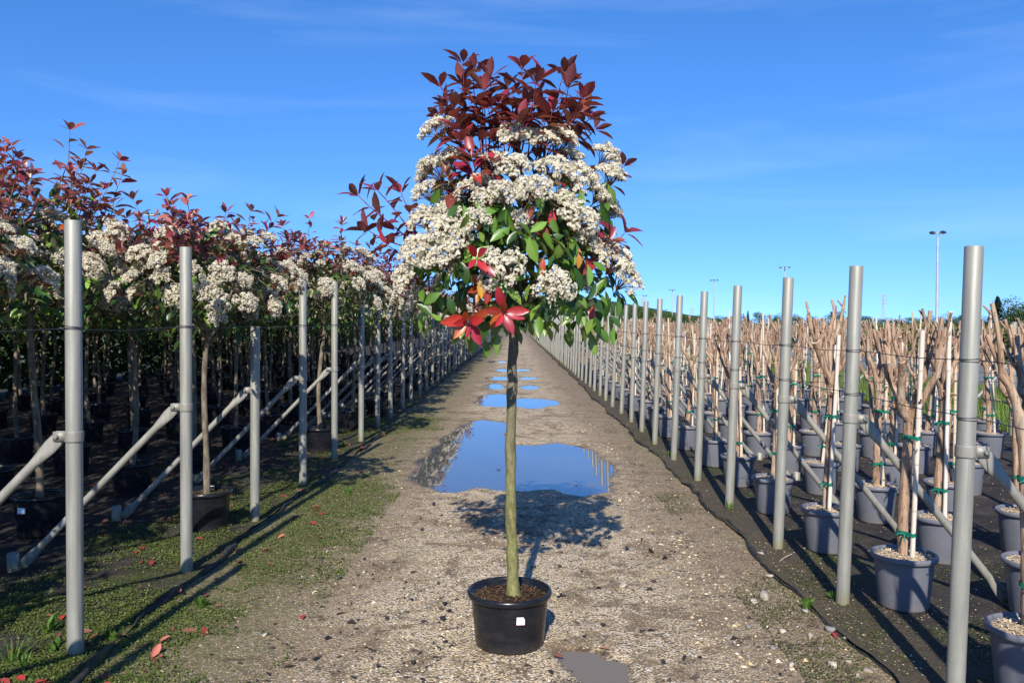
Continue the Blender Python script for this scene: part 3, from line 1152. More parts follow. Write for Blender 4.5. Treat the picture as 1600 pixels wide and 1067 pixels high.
def cluster_geo(mb, seed, nsub, nflo, fr, fine=True, rot=None, pos=None, scale=1.0, Rr=0.10):
    """flat-domed corymb of small white flowers, +Z outwards, about 0.2 m across"""
    r = np.random.RandomState(seed)
    rot = np.eye(3) if rot is None else rot
    pos = np.zeros(3) if pos is None else pos
    cs = []
    for k in range(nsub):
        q = math.sqrt((k + 0.35) / nsub) * r.uniform(0.85, 1.08)
        a = k * 2.39996 + r.uniform(-0.3, 0.3)
        cs.append((Rr * q * math.cos(a), Rr * q * math.sin(a), Rr * 0.55 * (1 - q * q) + r.uniform(-0.014, 0.014)))
    cs = np.array(cs)
    fp, fd = [], []
    for c in cs:
        sr = r.uniform(0.022, 0.033)
        n = int(nflo * r.uniform(0.75, 1.2))
        d = rand_dirs(n, r, -0.25)
        fp.append(c + d * sr * r.uniform(0.75, 1.05, (n, 1)) * np.array([1, 1, 0.85])); fd.append(d)
    fp = np.concatenate(fp); fd = np.concatenate(fd)
    n = len(fp)
    rots = np.zeros((n, 3, 3))
    for i in range(n):
        d = fd[i] + r.normal(0, 0.25, 3); d /= np.linalg.norm(d)
        a = np.array([0.31, 0.7, 0.2]); x = np.cross(a, d); x /= np.linalg.norm(x) + 1e-9
        rots[i] = np.stack([x, np.cross(d, x), d], 1) * fr * r.uniform(0.8, 1.25)
    tint = np.array([0.88, 0.82, 0.68])[None] * r.uniform(0.86, 1.06, (n, 1)) * (1 - np.array([0, 0.02, 0.10])[None] * r.rand(n, 1))
    P_ = pos + (fp * scale) @ rot.T
    RR = np.einsum('ij,njk->nik', rot, rots)
    mb.inst(FLORET if fine else OCT, RR, P_, np.clip(tint, 0, 0.88))
    # pedicels
    for c in cs:
        p = np.array([(0, 0, -0.09), (c[0] * 0.35, c[1] * 0.35, -0.03), c])
        mb.tube(pos + (p * scale) @ rot.T, [0.0026, 0.002, 0.0014], 3, cap=False, tint=(0.20, 0.10, 0.055), mat=1)
    if fine:
        for i in range(0, n, 2):
            c = cs[np.argmin(((cs - fp[i]) ** 2).sum(1))] - np.array([0, 0, 0.02])
            mb.tube(pos + (np.array([c, fp[i]]) * scale) @ rot.T, 0.0009, 3, cap=False, tint=(0.26, 0.20, 0.09), mat=1)


CLM = []
for s_ in range(5):
    mb = MB()
    cluster_geo(mb, 100 + s_, 18 + s_, 30, 0.0074, True)
    CLM.append(mb.mesh('flower_cluster', ['blossom', 'wood_tint']))


def shoot_leaves(base, tip, n, size, cols, r, rosette=4, spread=0.9, start=0.25, face=None):
    """leaf records along a shoot: (pos, 3x3 rot*size, colour, shape)"""
    base = np.asarray(base, float); tip = np.asarray(tip, float)
    out = []
    ax = tip - base; Ln = np.linalg.norm(ax); ax = ax / Ln
    a0 = r.uniform(0, 6.28)
    ref = np.cross(ax, np.array([0.2, 0.9, 0.1])); ref /= np.linalg.norm(ref)
    ref2 = np.cross(ax, ref)
    tot = n + rosette
    for k in range(tot):
        if k < n:
            t = start + (1 - start) * (k / max(1, n)) * 0.95
            ang = a0 + k * 2.4
            el = spread * r.uniform(0.75, 1.2)
            sz = size * r.uniform(0.9, 1.3)
        else:
            t = 1.0
            ang = a0 + 1 + (k - n) * 6.28 / max(1, rosette) + r.uniform(-0.3, 0.3)
            el = r.uniform(0.4, 1.1)
            sz = size * r.uniform(0.7, 1.1)
        rad = math.cos(ang) * ref + math.sin(ang) * ref2
        d = ax * math.cos(el) + rad * math.sin(el)
        d = d + np.array([0, 0, -0.05 * el]) + r.normal(0, 0.10, 3)
        nrm = ax * math.sin(el) - rad * math.cos(el) * 0.6 + r.normal(0, 0.15, 3) + np.array([0, 0, 0.35])
        rot = frame(d, nrm) * sz
        out.append((base + ax * Ln * t, rot, cols[r.randint(len(cols))], r.randint(len(LEAFT))))
    return out


def hang_leaf(pos, r, size, cols, droop=0.6):
    a = r.uniform(0, 6.28)
    d = np.array([math.cos(a), math.sin(a), -droop * r.uniform(0.2, 1.7)])
    nrm = np.array([math.cos(a) * 0.4, math.sin(a) * 0.4, 0.9]) + r.normal(0, 0.35, 3)
    return (np.asarray(pos), frame(d, nrm) * size * r.uniform(0.75, 1.2), cols[r.randint(len(cols))], r.randint(len(LEAFT)))


def bend(a, b, r, n=6, amt=0.05, lift=0.0):
    a = np.asarray(a, float); b = np.asarray(b, float)
    t = np.linspace(0, 1, n)[:, None]
    L_ = np.linalg.norm(b - a)
    off = r.normal(0, amt * L_, 3)
    off2 = r.normal(0, amt * L_ * 0.5, 3)
    return a + (b - a) * t + off * np.sin(t * math.pi) + off2 * np.sin(t * 2 * math.pi) + np.array([0, 0, lift * L_]) * np.sin(t * math.pi)


def leaves_mesh(recs, name):
    mb = MB()
    for sh in range(len(LEAFT)):
        rs = [q for q in recs if q[3] == sh]
        if rs:
            mb.inst(LEAFT[sh], [q[1] for q in rs], [q[0] for q in rs],
                    np.array([LC[q[2]] for q in rs]) * np.random.RandomState(sh).uniform(0.75, 1.25, (len(rs), 1)))
    return mb.mesh(name, 'leaf')


# ================================================================== THE TREE IN THE MIDDLE OF THE TRACK
def pot_mesh(name, r_base, r_top, h, matn, sides=48, soil_drop=0.03):
    mb = MB()
    r1 = r_top - 0.012
    mb.lathe([(0.0, 0.0), (r_base - 0.012, 0.0), (r_base - 0.003, 0.004), (r_base, 0.014), (r_base + (r1 - r_base) * 0.5, h * 0.5), (r1, h - 0.028), (r1, h - 0.01), (r1 - 0.004, h - 0.01), (r1 - 0.008, h - soil_drop - 0.05)], sides)
    return mb.mesh(name, matn)


def rim_mesh(r_top, h, matn, sides=48):
    mb = MB()
    r = r_top
    mb.lathe([(r - 0.016, h - 0.03), (r - 0.004, h - 0.030), (r, h - 0.024), (r + 0.001, h - 0.012), (r - 0.002, h - 0.003), (r - 0.008, h), (r - 0.014, h - 0.003), (r - 0.018, h - 0.012), (r - 0.019, h - 0.035)], sides)
    return mb.mesh('rim', matn)


def disc_mesh(name, r, z, amp, matn, dome=0.0, seed=0, chips=0, chipcol=None, rad0=0.0):
    q = np.random.RandomState(seed)
    nr, na = 12, 36
    V = [(0, 0, z + dome)]
    for i in range(1, nr + 1):
        for j in range(na):
            a = j / na * 6.2832
            rr = r * i / nr
            V.append((rr * math.cos(a), rr * math.sin(a), z + dome * (1 - (i / nr) ** 2) + amp * q.normal() * (0 if i == nr else 1)))
    F = [(0, 1 + j, 1 + (j + 1) % na) for j in range(na)]
    for i in range(1, nr):
        for j in range(na):
            k = (j + 1) % na
            F.append((1 + (i - 1) * na + j, 1 + i * na + j, 1 + i * na + k, 1 + (i - 1) * na + k))
    mb = MB()
    mb.add(V, F, mat=0)
    for c in range(chips):
        rr = r * 0.96 * math.sqrt(q.rand()); a = q.uniform(0, 6.28)
        p = np.array([rr * math.cos(a), rr * math.sin(a), z + dome * (1 - (rr / r) ** 2) + amp + 0.002])
        d = q.normal(0, 1, 3); d[2] *= 0.35
        fr = frame(d, (0, 0, 1))
        l, w = q.uniform(0.006, 0.014), q.uniform(0.002, 0.004)
        vv = np.array([(-w, -l, 0), (w, -l, 0), (w, l, 0.001), (-w, l, 0.001), (0, 0, 0.003)]) @ fr.T + p
        col = np.array(chipcol) * q.uniform(0.6, 1.25)
        mb.add(vv, [(0, 1, 4), (1, 2, 4), (2, 3, 4), (3, 0, 4)], col, 1)
    return mb.mesh(name, [matn, 'chip'])


TD = 3.93
TX = -0.030
tree = empty('potted_photinia_tree', (TX, TD, 0.008))
tag(tree, 'potted standard tree with red shoots and white blossom standing in the middle of the track', 'tree')
T0 = np.array([TX, TD, 0.008])


def TP(px, py, dd=0.0):
    """photo pixel -> tree-local point at depth offset dd from the trunk"""
    return P(px, py, TD + dd) - T0


pot = ob('pot', pot_mesh('pot', 0.166, 0.198, 0.258, 'pot_black', 64), tree)
ob('rim', rim_mesh(0.203, 0.262, 'pot_black', 64), pot)
ob('soil', disc_mesh('soil', 0.187, 0.222, 0.0035, 'soil', 0.012, 3, 260, (0.10, 0.06, 0.035)), tree)
# paper tag on the pot, its corner clipped, wrapped on the curve of the wall
ta = math.atan2(-1.0, 0.28)
mb = MB()
tw, th = 0.0195, 0.0165
pts2 = [(-tw, -0.018), (tw, -0.018), (tw, 0.006), (tw * 0.62, 0.0165), (-tw, 0.0165)]
V = []
for q in (0.0008, -0.0008):
    V += [(x, -q, z) for x, z in pts2]
mb.add(V, [(0, 1, 2, 3, 4), (9, 8, 7, 6, 5)] + [(i, 5 + i, 5 + (i + 1) % 5, (i + 1) % 5) for i in range(5)])
tg_o = ob('paper_tag', mb.mesh('paper_tag', 'tag', False), pot)
tg_o.location = (0.1945 * math.cos(ta), 0.1945 * math.sin(ta), 0.172)
tg_o.rotation_euler = (R(-6), R(4), ta + math.pi / 2)

r = np.random.RandomState(4)
# trunk through the photograph's points, base to the top of the leader
tp = [(802, 934, 0), (801, 905, 0), (800, 850, 0), (798, 780, 0), (797.5, 700, 0), (799, 630, 0), (801, 560, 0), (804, 500, 0), (808, 455, 0), (814, 415, 0.02), (821, 370, 0.03), (822, 320, 0.04), (815, 270, 0.03), (806, 220, 0.02)]
tpts = np.array([TP(x, y, d) for x, y, d in tp])
# resample smoothly
tt = np.linspace(0, len(tpts) - 1, 60)
tsm = np.stack([np.interp(tt, np.arange(len(tpts)), tpts[:, i]) for i in range(3)], 1)
trad = np.interp(tt, [0, 0.35, 1.2, 3, 5, 7, 7.6, 8.4, 10, 13], [0.037, 0.032, 0.029, 0.0255, 0.024, 0.0235, 0.027, 0.022, 0.014, 0.006])
trad = trad * (1 + 0.05 * np.sin(tt * 5.1) + 0.04 * r.normal(size=60))
tsm[:, :2] += 0.0015 * r.normal(size=(60, 2))
mb = MB(); mb.tube(tsm, trad, 16)
# knots
for k, (ti, aa) in enumerate(((18, -1.2), (24, -2.2), (31, -0.8), (34, 3.0), (12, -1.9))):
    c = tsm[ti]; d = np.array([math.cos(aa), math.sin(aa), 0.2])
    mb.tube([c, c + d * trad[ti] * 0.9, c + d * (trad[ti] + 0.004)], [0.010, 0.008, 0.004], 8)
trunk = ob('trunk', mb.mesh('trunk', 'main_trunk'), tree)

CL = [  # photo pixel, width in pixels, depth offset, tilt hint
    (686, 203, 62, -0.05), (668, 262, 40, 0.0), (703, 252, 50, -0.10), (664, 302, 46, -0.05), (806, 217, 66, -0.12), (845, 222, 60, -0.1),
    (874, 222, 66, -0.05), (788, 190, 40, 0.15), (800, 264, 62, -0.28), (834, 300, 66, -0.34), (792, 302, 56, -0.36), (866, 268, 62, -0.25),
    (905, 284, 72, -0.18), (946, 246, 54, 0.0), (954, 277, 52, -0.05), (935, 305, 44, -0.12), (762, 312, 52, -0.30), (730, 300, 44, -0.22),
    (702, 332, 56, -0.18), (660, 346, 56, -0.08), (694, 362, 74, -0.30), (722, 368, 50, -0.36), (652, 392, 62, -0.15), (676, 398, 66, -0.25),
    (640, 432, 62, -0.10), (702, 396, 66, -0.38), (782, 420, 78, -0.48), (866, 450, 66, -0.45), (902, 344, 72, -0.32), (884, 318, 50, -0.24),
    (918, 378, 48, -0.25), (962, 412, 66, -0.22), (978, 438, 58, -0.15), (950, 392, 48, -0.10), (832, 372, 50, -0.05), (856, 392, 44, 0.05),
    (656, 462, 50, 0.05), (690, 445, 44, 0.10), (905, 440, 44, 0.10), (930, 345, 46, 0.1), (745, 345, 50, -0.40), (628, 455, 44, 0.1),
    (720, 420, 46, -0.2), (812, 345, 40, -0.3), (888, 250, 50, 0.0), (770, 250, 40, -0.1), (752, 285, 42, -0.25),
]
# the far side of the crown
for k in range(16):
    a = r.uniform(0.15, math.pi - 0.15)
    CL.append((812 + 150 * math.cos(a) * r.uniform(0.6, 1), r.uniform(240, 460), r.uniform(44, 66), 0.42 * math.sin(a)))
cen = TP(812, 380, 0.0)
# main limbs
limb_ends = [(690, 215, 0), (745, 240, -0.08), (800, 240, -0.05), (850, 245, 0.0), (930, 265, 0.0), (940, 320, -0.1), (960, 410, -0.15), (900, 420, -0.3), (865, 440, -0.36), (780, 425, -0.36),
             (700, 400, -0.28), (650, 390, -0.08), (640, 430, 0.0), (665, 310, 0.0), (760, 320, -0.24), (835, 300, -0.25), (740, 480, -0.30), (790, 330, 0.35), (880, 330, 0.33), (720, 390, 0.32), (900, 420, 0.3), (840, 260, 0.25)]
limb_pts = [tsm[36:]]
for k, (x, y, d) in enumerate(limb_ends):
    e = TP(x, y, d)
    src = 35 + int(min(20, max(0, (e[2] - tsm[36][2]) * 22))) + r.randint(-1, 2)
    src = max(34, min(52, src))
    p = bend(tsm[src], e, r, 9, 0.06, 0.08)
    rr = np.linspace(min(0.012, trad[src] * 0.7), 0.0038, 9) * r.uniform(0.85, 1.15)
    mb = MB(); mb.tube(p, rr, 8)
    ob('branch', mb.mesh('branch', 'main_trunk'), tree)
    limb_pts.append(p)
limb_all = np.concatenate(limb_pts)


def nearest_limb(p, below=True):
    d = ((limb_all - p) ** 2).sum(1)
    if below:
        d = d + np.where(limb_all[:, 2] > p[2] - 0.02, 0.05, 0)
    return limb_all[np.argmin(d)]


twigs = MB()
recs = []           # front, hand-placed leaves
fill = []           # the rest
for k, (x, y, w, d) in enumerate(CL):
    p = TP(x, y, d)
    out = p - cen; out[2] *= 0.7
    out = out / (np.linalg.norm(out) + 1e-6)
    n = out * 0.75 + np.array([0, -0.22, 0.72]) + r.normal(0, 0.12, 3)
    n /= np.linalg.norm(n)
    f3 = frame(np.cross(n, r.normal(0, 1, 3)), n)
    sc_ = (w / FPX * (TD + d)) / 0.212
    o = ob('flower_cluster', CLM[k % len(CLM)], tree, mw=mat4(f3 * sc_, p))
    root = p - n * 0.085 * sc_
    twigs.tube(bend(nearest_limb(root), root, r, 5, 0.06), np.linspace(0.0045, 0.0026, 5), 6, tint=(0.10, 0.055, 0.035))
    for q in range(7):
        a = r.uniform(0, 6.28)
        side = f3[:, 0] * math.cos(a) + f3[:, 1] * math.sin(a)
        b = root + n * r.uniform(-0.06, 0.02) + side * 0.01
        dd = side * 0.9 + n * r.uniform(-0.5, 0.35) + np.array([0, 0, -0.25])
        cols = ['g1', 'g1', 'g2', 'g2', 'g3'] if y > 300 else ['g1', 'g2', 'r3', 'r1', 'b1']
        rec = (b, frame(dd, n + r.normal(0, 0.25, 3)) * r.uniform(0.075, 0.115), cols[r.randint(len(cols))], r.randint(4))
        (recs if (d < 0.05 and q < 2) else fill).append(rec)

RED = ['r1', 'r1', 'r1', 'r2', 'r3']
SH = [  # tip px, base px, depth tip, leaves, size, colours
    ((724, 103), (748, 250), 0.00, 12, 0.105, RED), ((690, 140), (735, 235), -0.03, 9, 0.10, RED), ((766, 128), (762, 250), 0.08, 9, 0.10, RED),
    ((815, 112), (802, 240), 0.00, 12, 0.105, RED), ((846, 128), (816, 235), -0.06, 10, 0.105, RED), ((884, 142), (842, 240), 0.02, 11, 0.11, RED),
    ((908, 160), (852, 250), -0.04, 9, 0.105, RED), ((918, 190), (864, 250), 0.05, 8, 0.10, RED), ((792, 142), (790, 250), 0.12, 9, 0.10, RED),
    ((742, 165), (752, 285), -0.10, 9, 0.105, RED), ((862, 176), (832, 262), -0.12, 9, 0.10, RED), ((780, 165), (775, 260), -0.1, 8, 0.10, RED), ((820, 165), (812, 250), -0.12, 8, 0.10, RED),
    ((712, 205), (742, 305), -0.16, 7, 0.10, RED), ((738, 250), (750, 335), -0.28, 9, 0.105, ['r1', 'r2', 'r3', 'r2']),
    ((768, 255), (765, 330), -0.30, 6, 0.09, RED), ((700, 280), (720, 330), -0.22, 5, 0.09, ['r1', 'r3', 'b1']), ((722, 225), (740, 300), -0.2, 6, 0.10, RED),
    ((562, 308), (664, 402), 0.05, 9, 0.105, RED), ((592, 300), (660, 392), -0.02, 7, 0.105, RED), ((628, 304), (664, 400), 0.02, 7, 0.10, RED), ((578, 362), (655, 402), 0.0, 7, 0.10, RED), ((608, 385), (655, 420), -0.06, 5, 0.095, RED),
    ((975, 365), (930, 412), -0.20, 5, 0.11, ['r1', 'r2', 'r1']), ((950, 378), (925, 412), -0.25, 3, 0.10, ['r1', 'r3', 'o1']), ((972, 262), (945, 300), 0.0, 3, 0.08, RED),
    ((733, 500), (742, 482), -0.50, 3, 0.100, ['rb', 'rb', 'o1', 'o1', 'r2']), ((787, 488), (783, 470), -0.53, 3, 0.100, ['rb', 'rb', 'o1', 'r2']), ((745, 404), (752, 420), -0.56, 1, 0.095, ['rb', 'rb', 'r2']), ((752, 448), (760, 440), -0.46, 0, 0.085, ['o1', 'y1']),
    ((880, 120), (850, 230), 0.18, 7, 0.10, RED), ((740, 120), (755, 240), 0.18, 7, 0.10, RED), ((840, 150), (825, 245), 0.2, 7, 0.10, RED), ((700, 170), (735, 250), 0.15, 6, 0.10, RED),
]
for q_ in [s_ for s_ in SH if s_[1][1] < 262]:
    SH.append(((q_[0][0] + r.uniform(-24, 24), q_[0][1] + r.uniform(8, 42)), q_[1], q_[2] + r.uniform(-0.14, 0.14), max(5, q_[3] - 3), q_[4], q_[5]))
for (tx, bx, d, n, size, cols) in SH:
    if d > -0.4:
        size = size * 1.10
    low = bx[1] > 415 and d < -0.4
    t_ = TP(tx[0], tx[1], d); b_ = TP(bx[0], bx[1], d * 0.6 if not low else d + 0.10)
    recs += shoot_leaves(b_, t_, n, size, cols, r, rosette=5, spread=1.18 if not low else 1.3, start=0.28 if not low else 0.7)
    ax = bend(b_, t_, r, 6, 0.03)
    twigs.tube(ax, np.linspace(0.0042, 0.002, 6), 6, tint=(0.16, 0.03, 0.03))
    twigs.tube(bend(nearest_limb(b_), b_, r, 5, 0.05), np.linspace(0.006, 0.0042, 5), 6, tint=(0.11, 0.045, 0.03))

# green leaves one can tell apart in the photograph: pixel, hanging direction, depth
GL = [(738, 350, -0.46), (807, 368, -0.46), (792, 338, -0.40), (728, 330, -0.36), (775, 350, -0.40), (862, 355, -0.36), (935, 452, -0.42), (912, 490, -0.40), (922, 470, -0.38), (948, 480, -0.30), (955, 500, -0.25), (885, 470, -0.36),
      (857, 490, -0.2), (765, 510, -0.42), (745, 535, -0.38), (657, 490, -0.15), (660, 412, -0.2), (712, 420, -0.4), (920, 420, -0.38), (900, 455, -0.42), (890, 430, -0.4), (838, 310, -0.3), (826, 385, -0.4), (690, 310, -0.2),
      (940, 330, -0.2), (948, 300, -0.1), (950, 350, -0.12), (668, 500, -0.1), (880, 500, -0.1), (965, 470, -0.15), (905, 310, -0.3), (868, 405, -0.35), (845, 370, -0.3), (700, 470, -0.3), (830, 480, -0.1), (760, 400, -0.45), (880, 395, -0.38), (928, 505, -0.35), (940, 520, -0.32)]
for (x, y, d) in GL:
    for q in range(2):
        p = TP(x + r.uniform(-5, 5) * (1 + 2 * q), y - 14 + r.uniform(-5, 5), d + 0.05 * q)
        dd = np.array([r.uniform(-0.75, 0.75), r.uniform(-0.5, 0.2), -1.0 + 0.6 * q])
        nn = np.array([r.uniform(-1.1, 1.1), -1.0, 0.7])
        recs.append((p, frame(dd, nn) * r.uniform(0.08, 0.125), ['g1', 'g3', 'g1', 'g2', 'g2'][r.randint(5)], r.randint(4)))
for (x, y, d, c) in ((925, 475, -0.3, 'rb'), (752, 430, -0.5, 'y1'), (766, 440, -0.5, 'o1'), (845, 345, -0.3, 'o1'), (862, 325, -0.3, 'rb'), (780, 520, -0.4, 'g3'), (850, 400, -0.35, 'o1'), (905, 385, -0.3, 'y1')):
    recs.append((TP(x, y, d), frame((r.uniform(-0.3, 0.3), -0.2, -1), (0, -1, 0.5)) * 0.10, c, 0))
# green filling inside the crown
for k in range(560):
    dv = rand_dirs(1, r)[0]
    q = r.uniform(0.25, 0.92) ** 0.7
    p = cen + dv * np.array([0.46, 0.40, 0.40]) * q + np.array([0.0, 0, -0.01])
    fill.append(hang_leaf(p, r, 0.10, ['g1', 'g2', 'g2', 'g1', 'g3'], 0.7))
    if k % 9 == 0:
        twigs.tube(bend(nearest_limb(p, False), p, r, 4, 0.05), np.linspace(0.004, 0.0015, 4), 5, tint=(0.08, 0.06, 0.035))
for k in range(70):     # low hanging skirt
    a = r.uniform(0, 6.28)
    p = cen + np.array([0.46 * math.cos(a) * r.uniform(0.4, 1), 0.42 * math.sin(a) * r.uniform(0.4, 1), r.uniform(-0.44, -0.2)])
    fill.append(hang_leaf(p, r, 0.105, ['g1', 'g2', 'g1', 'g3'], 1.3))
recs = recs + []
# the ones that show largest: nearest to the viewer first
order = sorted(range(len(recs)), key=lambda i: -(np.linalg.norm(recs[i][1][:, 1]) / (TD + recs[i][0][1])))
single = set(order[:298])
for i, (p, rot, c, s_) in enumerate(recs):
    if i in single:
        ob('leaf', leaf_mesh(s_, c), tree, mw=mat4(rot, p))
    else:
        fill.append((p, rot, c, s_))
fo = ob('inner_foliage', leaves_mesh(fill, 'inner_foliage'), tree); fo['kind'] = 'stuff'
to = ob('twigs', twigs.mesh('twigs', 'wood_tint'), tree); to['kind'] = 'stuff'

# ================================================================== FLOWERING TREES IN THE ROWS
def row_variant(seed, top, reds=26, ncl=76, ztop=9.0):
    r = np.random.RandomState(seed)
    zc = 1.93
    tr = MB()
    p0 = np.array([0, 0, 0.26])
    tip = np.array([r.uniform(-0.05, 0.05), r.uniform(-0.05, 0.05), 1.62])
    tpath = bend(p0, tip, r, 16, 0.02)
    tr.tube(tpath, np.linspace(0.026, 0.019, 16) * (1 + 0.06 * r.normal(size=16)), 10)
    limbs = []
    for k in range(9):
        a = k * 2.4 + r.uniform(-0.3, 0.3)
        e = np.array([0.40 * math.cos(a) * r.uniform(0.5, 1), 0.40 * math.sin(a) * r.uniform(0.5, 1), r.uniform(1.75, 2.25)])
        pth = bend(tpath[-1 - r.randint(3)], e, r, 6, 0.07, 0.06)
        tr.tube(pth, np.linspace(0.012, 0.004, 6), 6)
        limbs.append(pth)
    la = np.concatenate(limbs)
    cl = []
    for k in range(ncl):
        d = rand_dirs(1, r, -0.6)[0]
        p = np.array([0, 0, zc]) + d * np.array([0.68, 0.68, 0.44]) * r.uniform(0.7, 1.06)
        p[2] = min(p[2], ztop - 0.35 * r.rand())
        n = d + np.array([0, 0, 0.75]); n /= np.linalg.norm(n)
        cl.append((p, frame(np.cross(n, r.normal(0, 1, 3)), n), r.uniform(0.5, 0.95)))
        root = p - n * 0.07
        near = la[np.argmin(((la - root) ** 2).sum(1))]
        tr.tube([near, root], [0.004, 0.0025], 4, cap=False)
    red, green = [], []
    for k in range(reds):
        a = r.uniform(0, 6.28); q = 0.56 * math.sqrt(r.rand())
        b = np.array([q * math.cos(a), q * math.sin(a), r.uniform(2.0, 2.2)])
        t_ = b + np.array([0.25 * math.cos(a) * r.rand(), 0.25 * math.sin(a) * r.rand(), r.uniform(0.14, 0.42) * top])
        cols = ['r1', 'r1', 'r2', 'r3', 'p1', 'p1', 'p2'] if k % 3 else ['p1', 'p2', 'r3', 'p1']
        red += shoot_leaves(b, t_, r.randint(8, 14), 0.098, cols, r, 5, 1.1, 0.05)
        tr.tube(bend(b, t_, r, 4, 0.03), np.linspace(0.004, 0.002, 4), 5, cap=False)
        near = la[np.argmin(((la - b) ** 2).sum(1))]
        tr.tube([near, b], [0.006, 0.004], 5, cap=False)
    for k in range(520):
        d = rand_dirs(1, r)[0]
        p = np.array([0, 0, zc - 0.05]) + d * np.array([0.62, 0.62, 0.46]) * r.uniform(0.35, 1.03)
        green.append(hang_leaf(p, r, 0.10, ['g1', 'g2', 'g2', 'g3', 'g2'], 0.7))
    for k in range(110):
        d = rand_dirs(1, r, -0.1)[0]
        p = np.array([0, 0, zc + 0.12]) + d * np.array([0.5, 0.5, 0.36])
        red.append(hang_leaf(p, r, 0.095, ['r1', 'r3', 'o1', 'r3'], 0.1))
    bl = MB()
    for k, (p, f3, s_) in enumerate(cl):
        cluster_geo(bl, 300 + k, 12, 15, 0.0085, False, f3, p, s_)
    return dict(trunk=tr.mesh('trunk', 'row_bark'), green=leaves_mesh(green, 'foliage'), red_list=red, red=leaves_mesh(red, 'red_shoots'), red_low=leaves_mesh(red[-110:], 'red_shoots'),
                blossom=bl.mesh('blossom', ['blossom', 'wood_tint']), clusters=cl)


RV = [row_variant(500 + k, t) for k, t in enumerate((1.0, 1.2, 0.8, 1.1, 0.9))]
RV.append(row_variant(505, 1.15, 34, 62, 2.12))
RP = pot_mesh('pot', 0.150, 0.185, 0.285, 'pot_black', 32)
RRIM = rim_mesh(0.19, 0.29, 'pot_black', 32)
RSOIL = disc_mesh('soil', 0.172, 0.25, 0.004, 'soil', 0.012, 8, 80, (0.10, 0.12, 0.04))


def row_tree(x, y, v, rz, s, label, group, lvl, lean=0.0):
    e = empty('photinia_tree', (x, y, 0.022), rz, 1.0, 0, 0)
    tag(e, label, 'tree', group)
    V = RV[v]
    p = ob('pot', RP, e)
    if lvl >= 1:
        ob('rim', RRIM, p)
        ob('soil', RSOIL, e)
    zs = Matrix.Diagonal((s, s, s, 1)) if s != 1 else Matrix.Identity(4)
    lm = Matrix.Translation((0, 0, 0.26 * (1 - s))) @ Matrix.Rotation(lean, 4, 'Y') @ zs
    ob('trunk', V['trunk'], e, mw=lm)
    g = ob('foliage', V['green'], e, mw=lm); g['kind'] = 'stuff'
    if lvl >= 3:
        for (q, rot, c, sh) in V['red_list'][:-110]:
            ob('leaf', leaf_mesh(sh, c), e, mw=lm @ mat4(rot, q))
        g = ob('red_shoots', V['red_low'], e, mw=lm); g['kind'] = 'stuff'
    else:
        g = ob('red_shoots', V['red'], e, mw=lm); g['kind'] = 'stuff'
    if lvl >= 2:
        for k, (q, f3, ss) in enumerate(V['clusters']):
            ob('flower_cluster', CLM[k % len(CLM)], e, mw=lm @ mat4(f3 * ss, q))
    else:
        g = ob('blossom', V['blossom'], e, mw=lm); g['kind'] = 'stuff'
    return e


G1 = 'flowering trees in pots behind the braced posts'
spots = []
y = 6.1
row1 = [6.1, 9.75] + [11.6 + 1.75 * k for k in range(24)]
for y in row1:
    spots.append((-2.34, y, 0))
for k in range(30):
    spots.append((-3.42, 0.56 + 1.335 * k, 1))
for k in range(28):
    spots.append((-4.5, 1.5 + 1.35 * k, 2))
for ri in range(3, 8):
    for k in range(23):
        spots.append((-4.5 - 1.05 * (ri - 2), 2.3 + (0.7 if ri % 2 else 0) + 1.5 * k, ri))
for k in range(22):
    spots.append((-2.34, 54.0 + 1.8 * k, 0)); spots.append((-3.42, 41.4 + 2.4 * k, 1)); spots.append((-4.5, 40 + 2.6 * k, 2))
rowname0 = ['front', 'second']
rowlab = ['photinia tree with white blossom and red tips far along the front row behind the posts',
          'photinia tree with white blossom and red tips in the second row behind the posts',
          'photinia tree with white blossom and red tips in the third row behind the posts',
          'photinia tree with white blossom and red tips deep in the shaded block']
r = np.random.RandomState(77)
tn = {}
for (x, y, ri) in spots:
    # beyond the frame's edge only those whose shadow or crown can still be seen
    edge = -(VPX + 40) / FPX * y
    if x < -(VPX + 40) / FPX * (y + 3.4) - 0.7:
        continue
    vis = x > edge - 0.5
    lvl = 0
    if ri <= 1 and 4 < y < 13 and vis:
        lvl = 3 if y < 10 else 2
    elif y < 22 and vis and ri <= 2:
        lvl = 1
    lab = rowlab[min(ri, 3)]
    if ri <= 1 and vis and y > 4:
        tn[ri] = tn.get(ri, 0) + 1
        if tn[ri] <= 12:
            lab = 'flowering photinia, %s tree along the %s row behind the braced posts' % (ORD[tn[ri] - 1], rowname0[ri])
    s = r.uniform(0.93, 1.06)
    v = r.randint(len(RV) - 1); rz = r.uniform(0, 6.28)
    lean = r.uniform(-0.03, 0.03)
    if (x, ri) == (-3.42, 1) and abs(y - 5.9) < 0.2:
        lab = 'tallest flowering photinia with dark red shoots, in a black pot with a white tag'
        s = 1.10; v = 5
    if ri == 0 and abs(y - 6.1) < 0.05:
        lab = 'flowering photinia in a scuffed black pot beside the short cut-off post'
        s = 0.96; v = 2; lean = -0.06
    e = row_tree(x + r.uniform(-0.05, 0.05), y + r.uniform(-0.08, 0.08), v, rz, s, lab, G1, lvl, lean)
    if 'white tag' in lab:
        mb = MB(); mb.box((0, 0, 0), (0.03, 0.0015, 0.022))
        t_ = ob('paper_tag', mb.mesh('paper_tag', 'tag', False), e)
        a = -1.75 - rz
        t_.location = (0.179 * math.cos(a), 0.179 * math.sin(a), 0.20); t_.rotation_euler = (R(-6), 0, a + math.pi / 2)

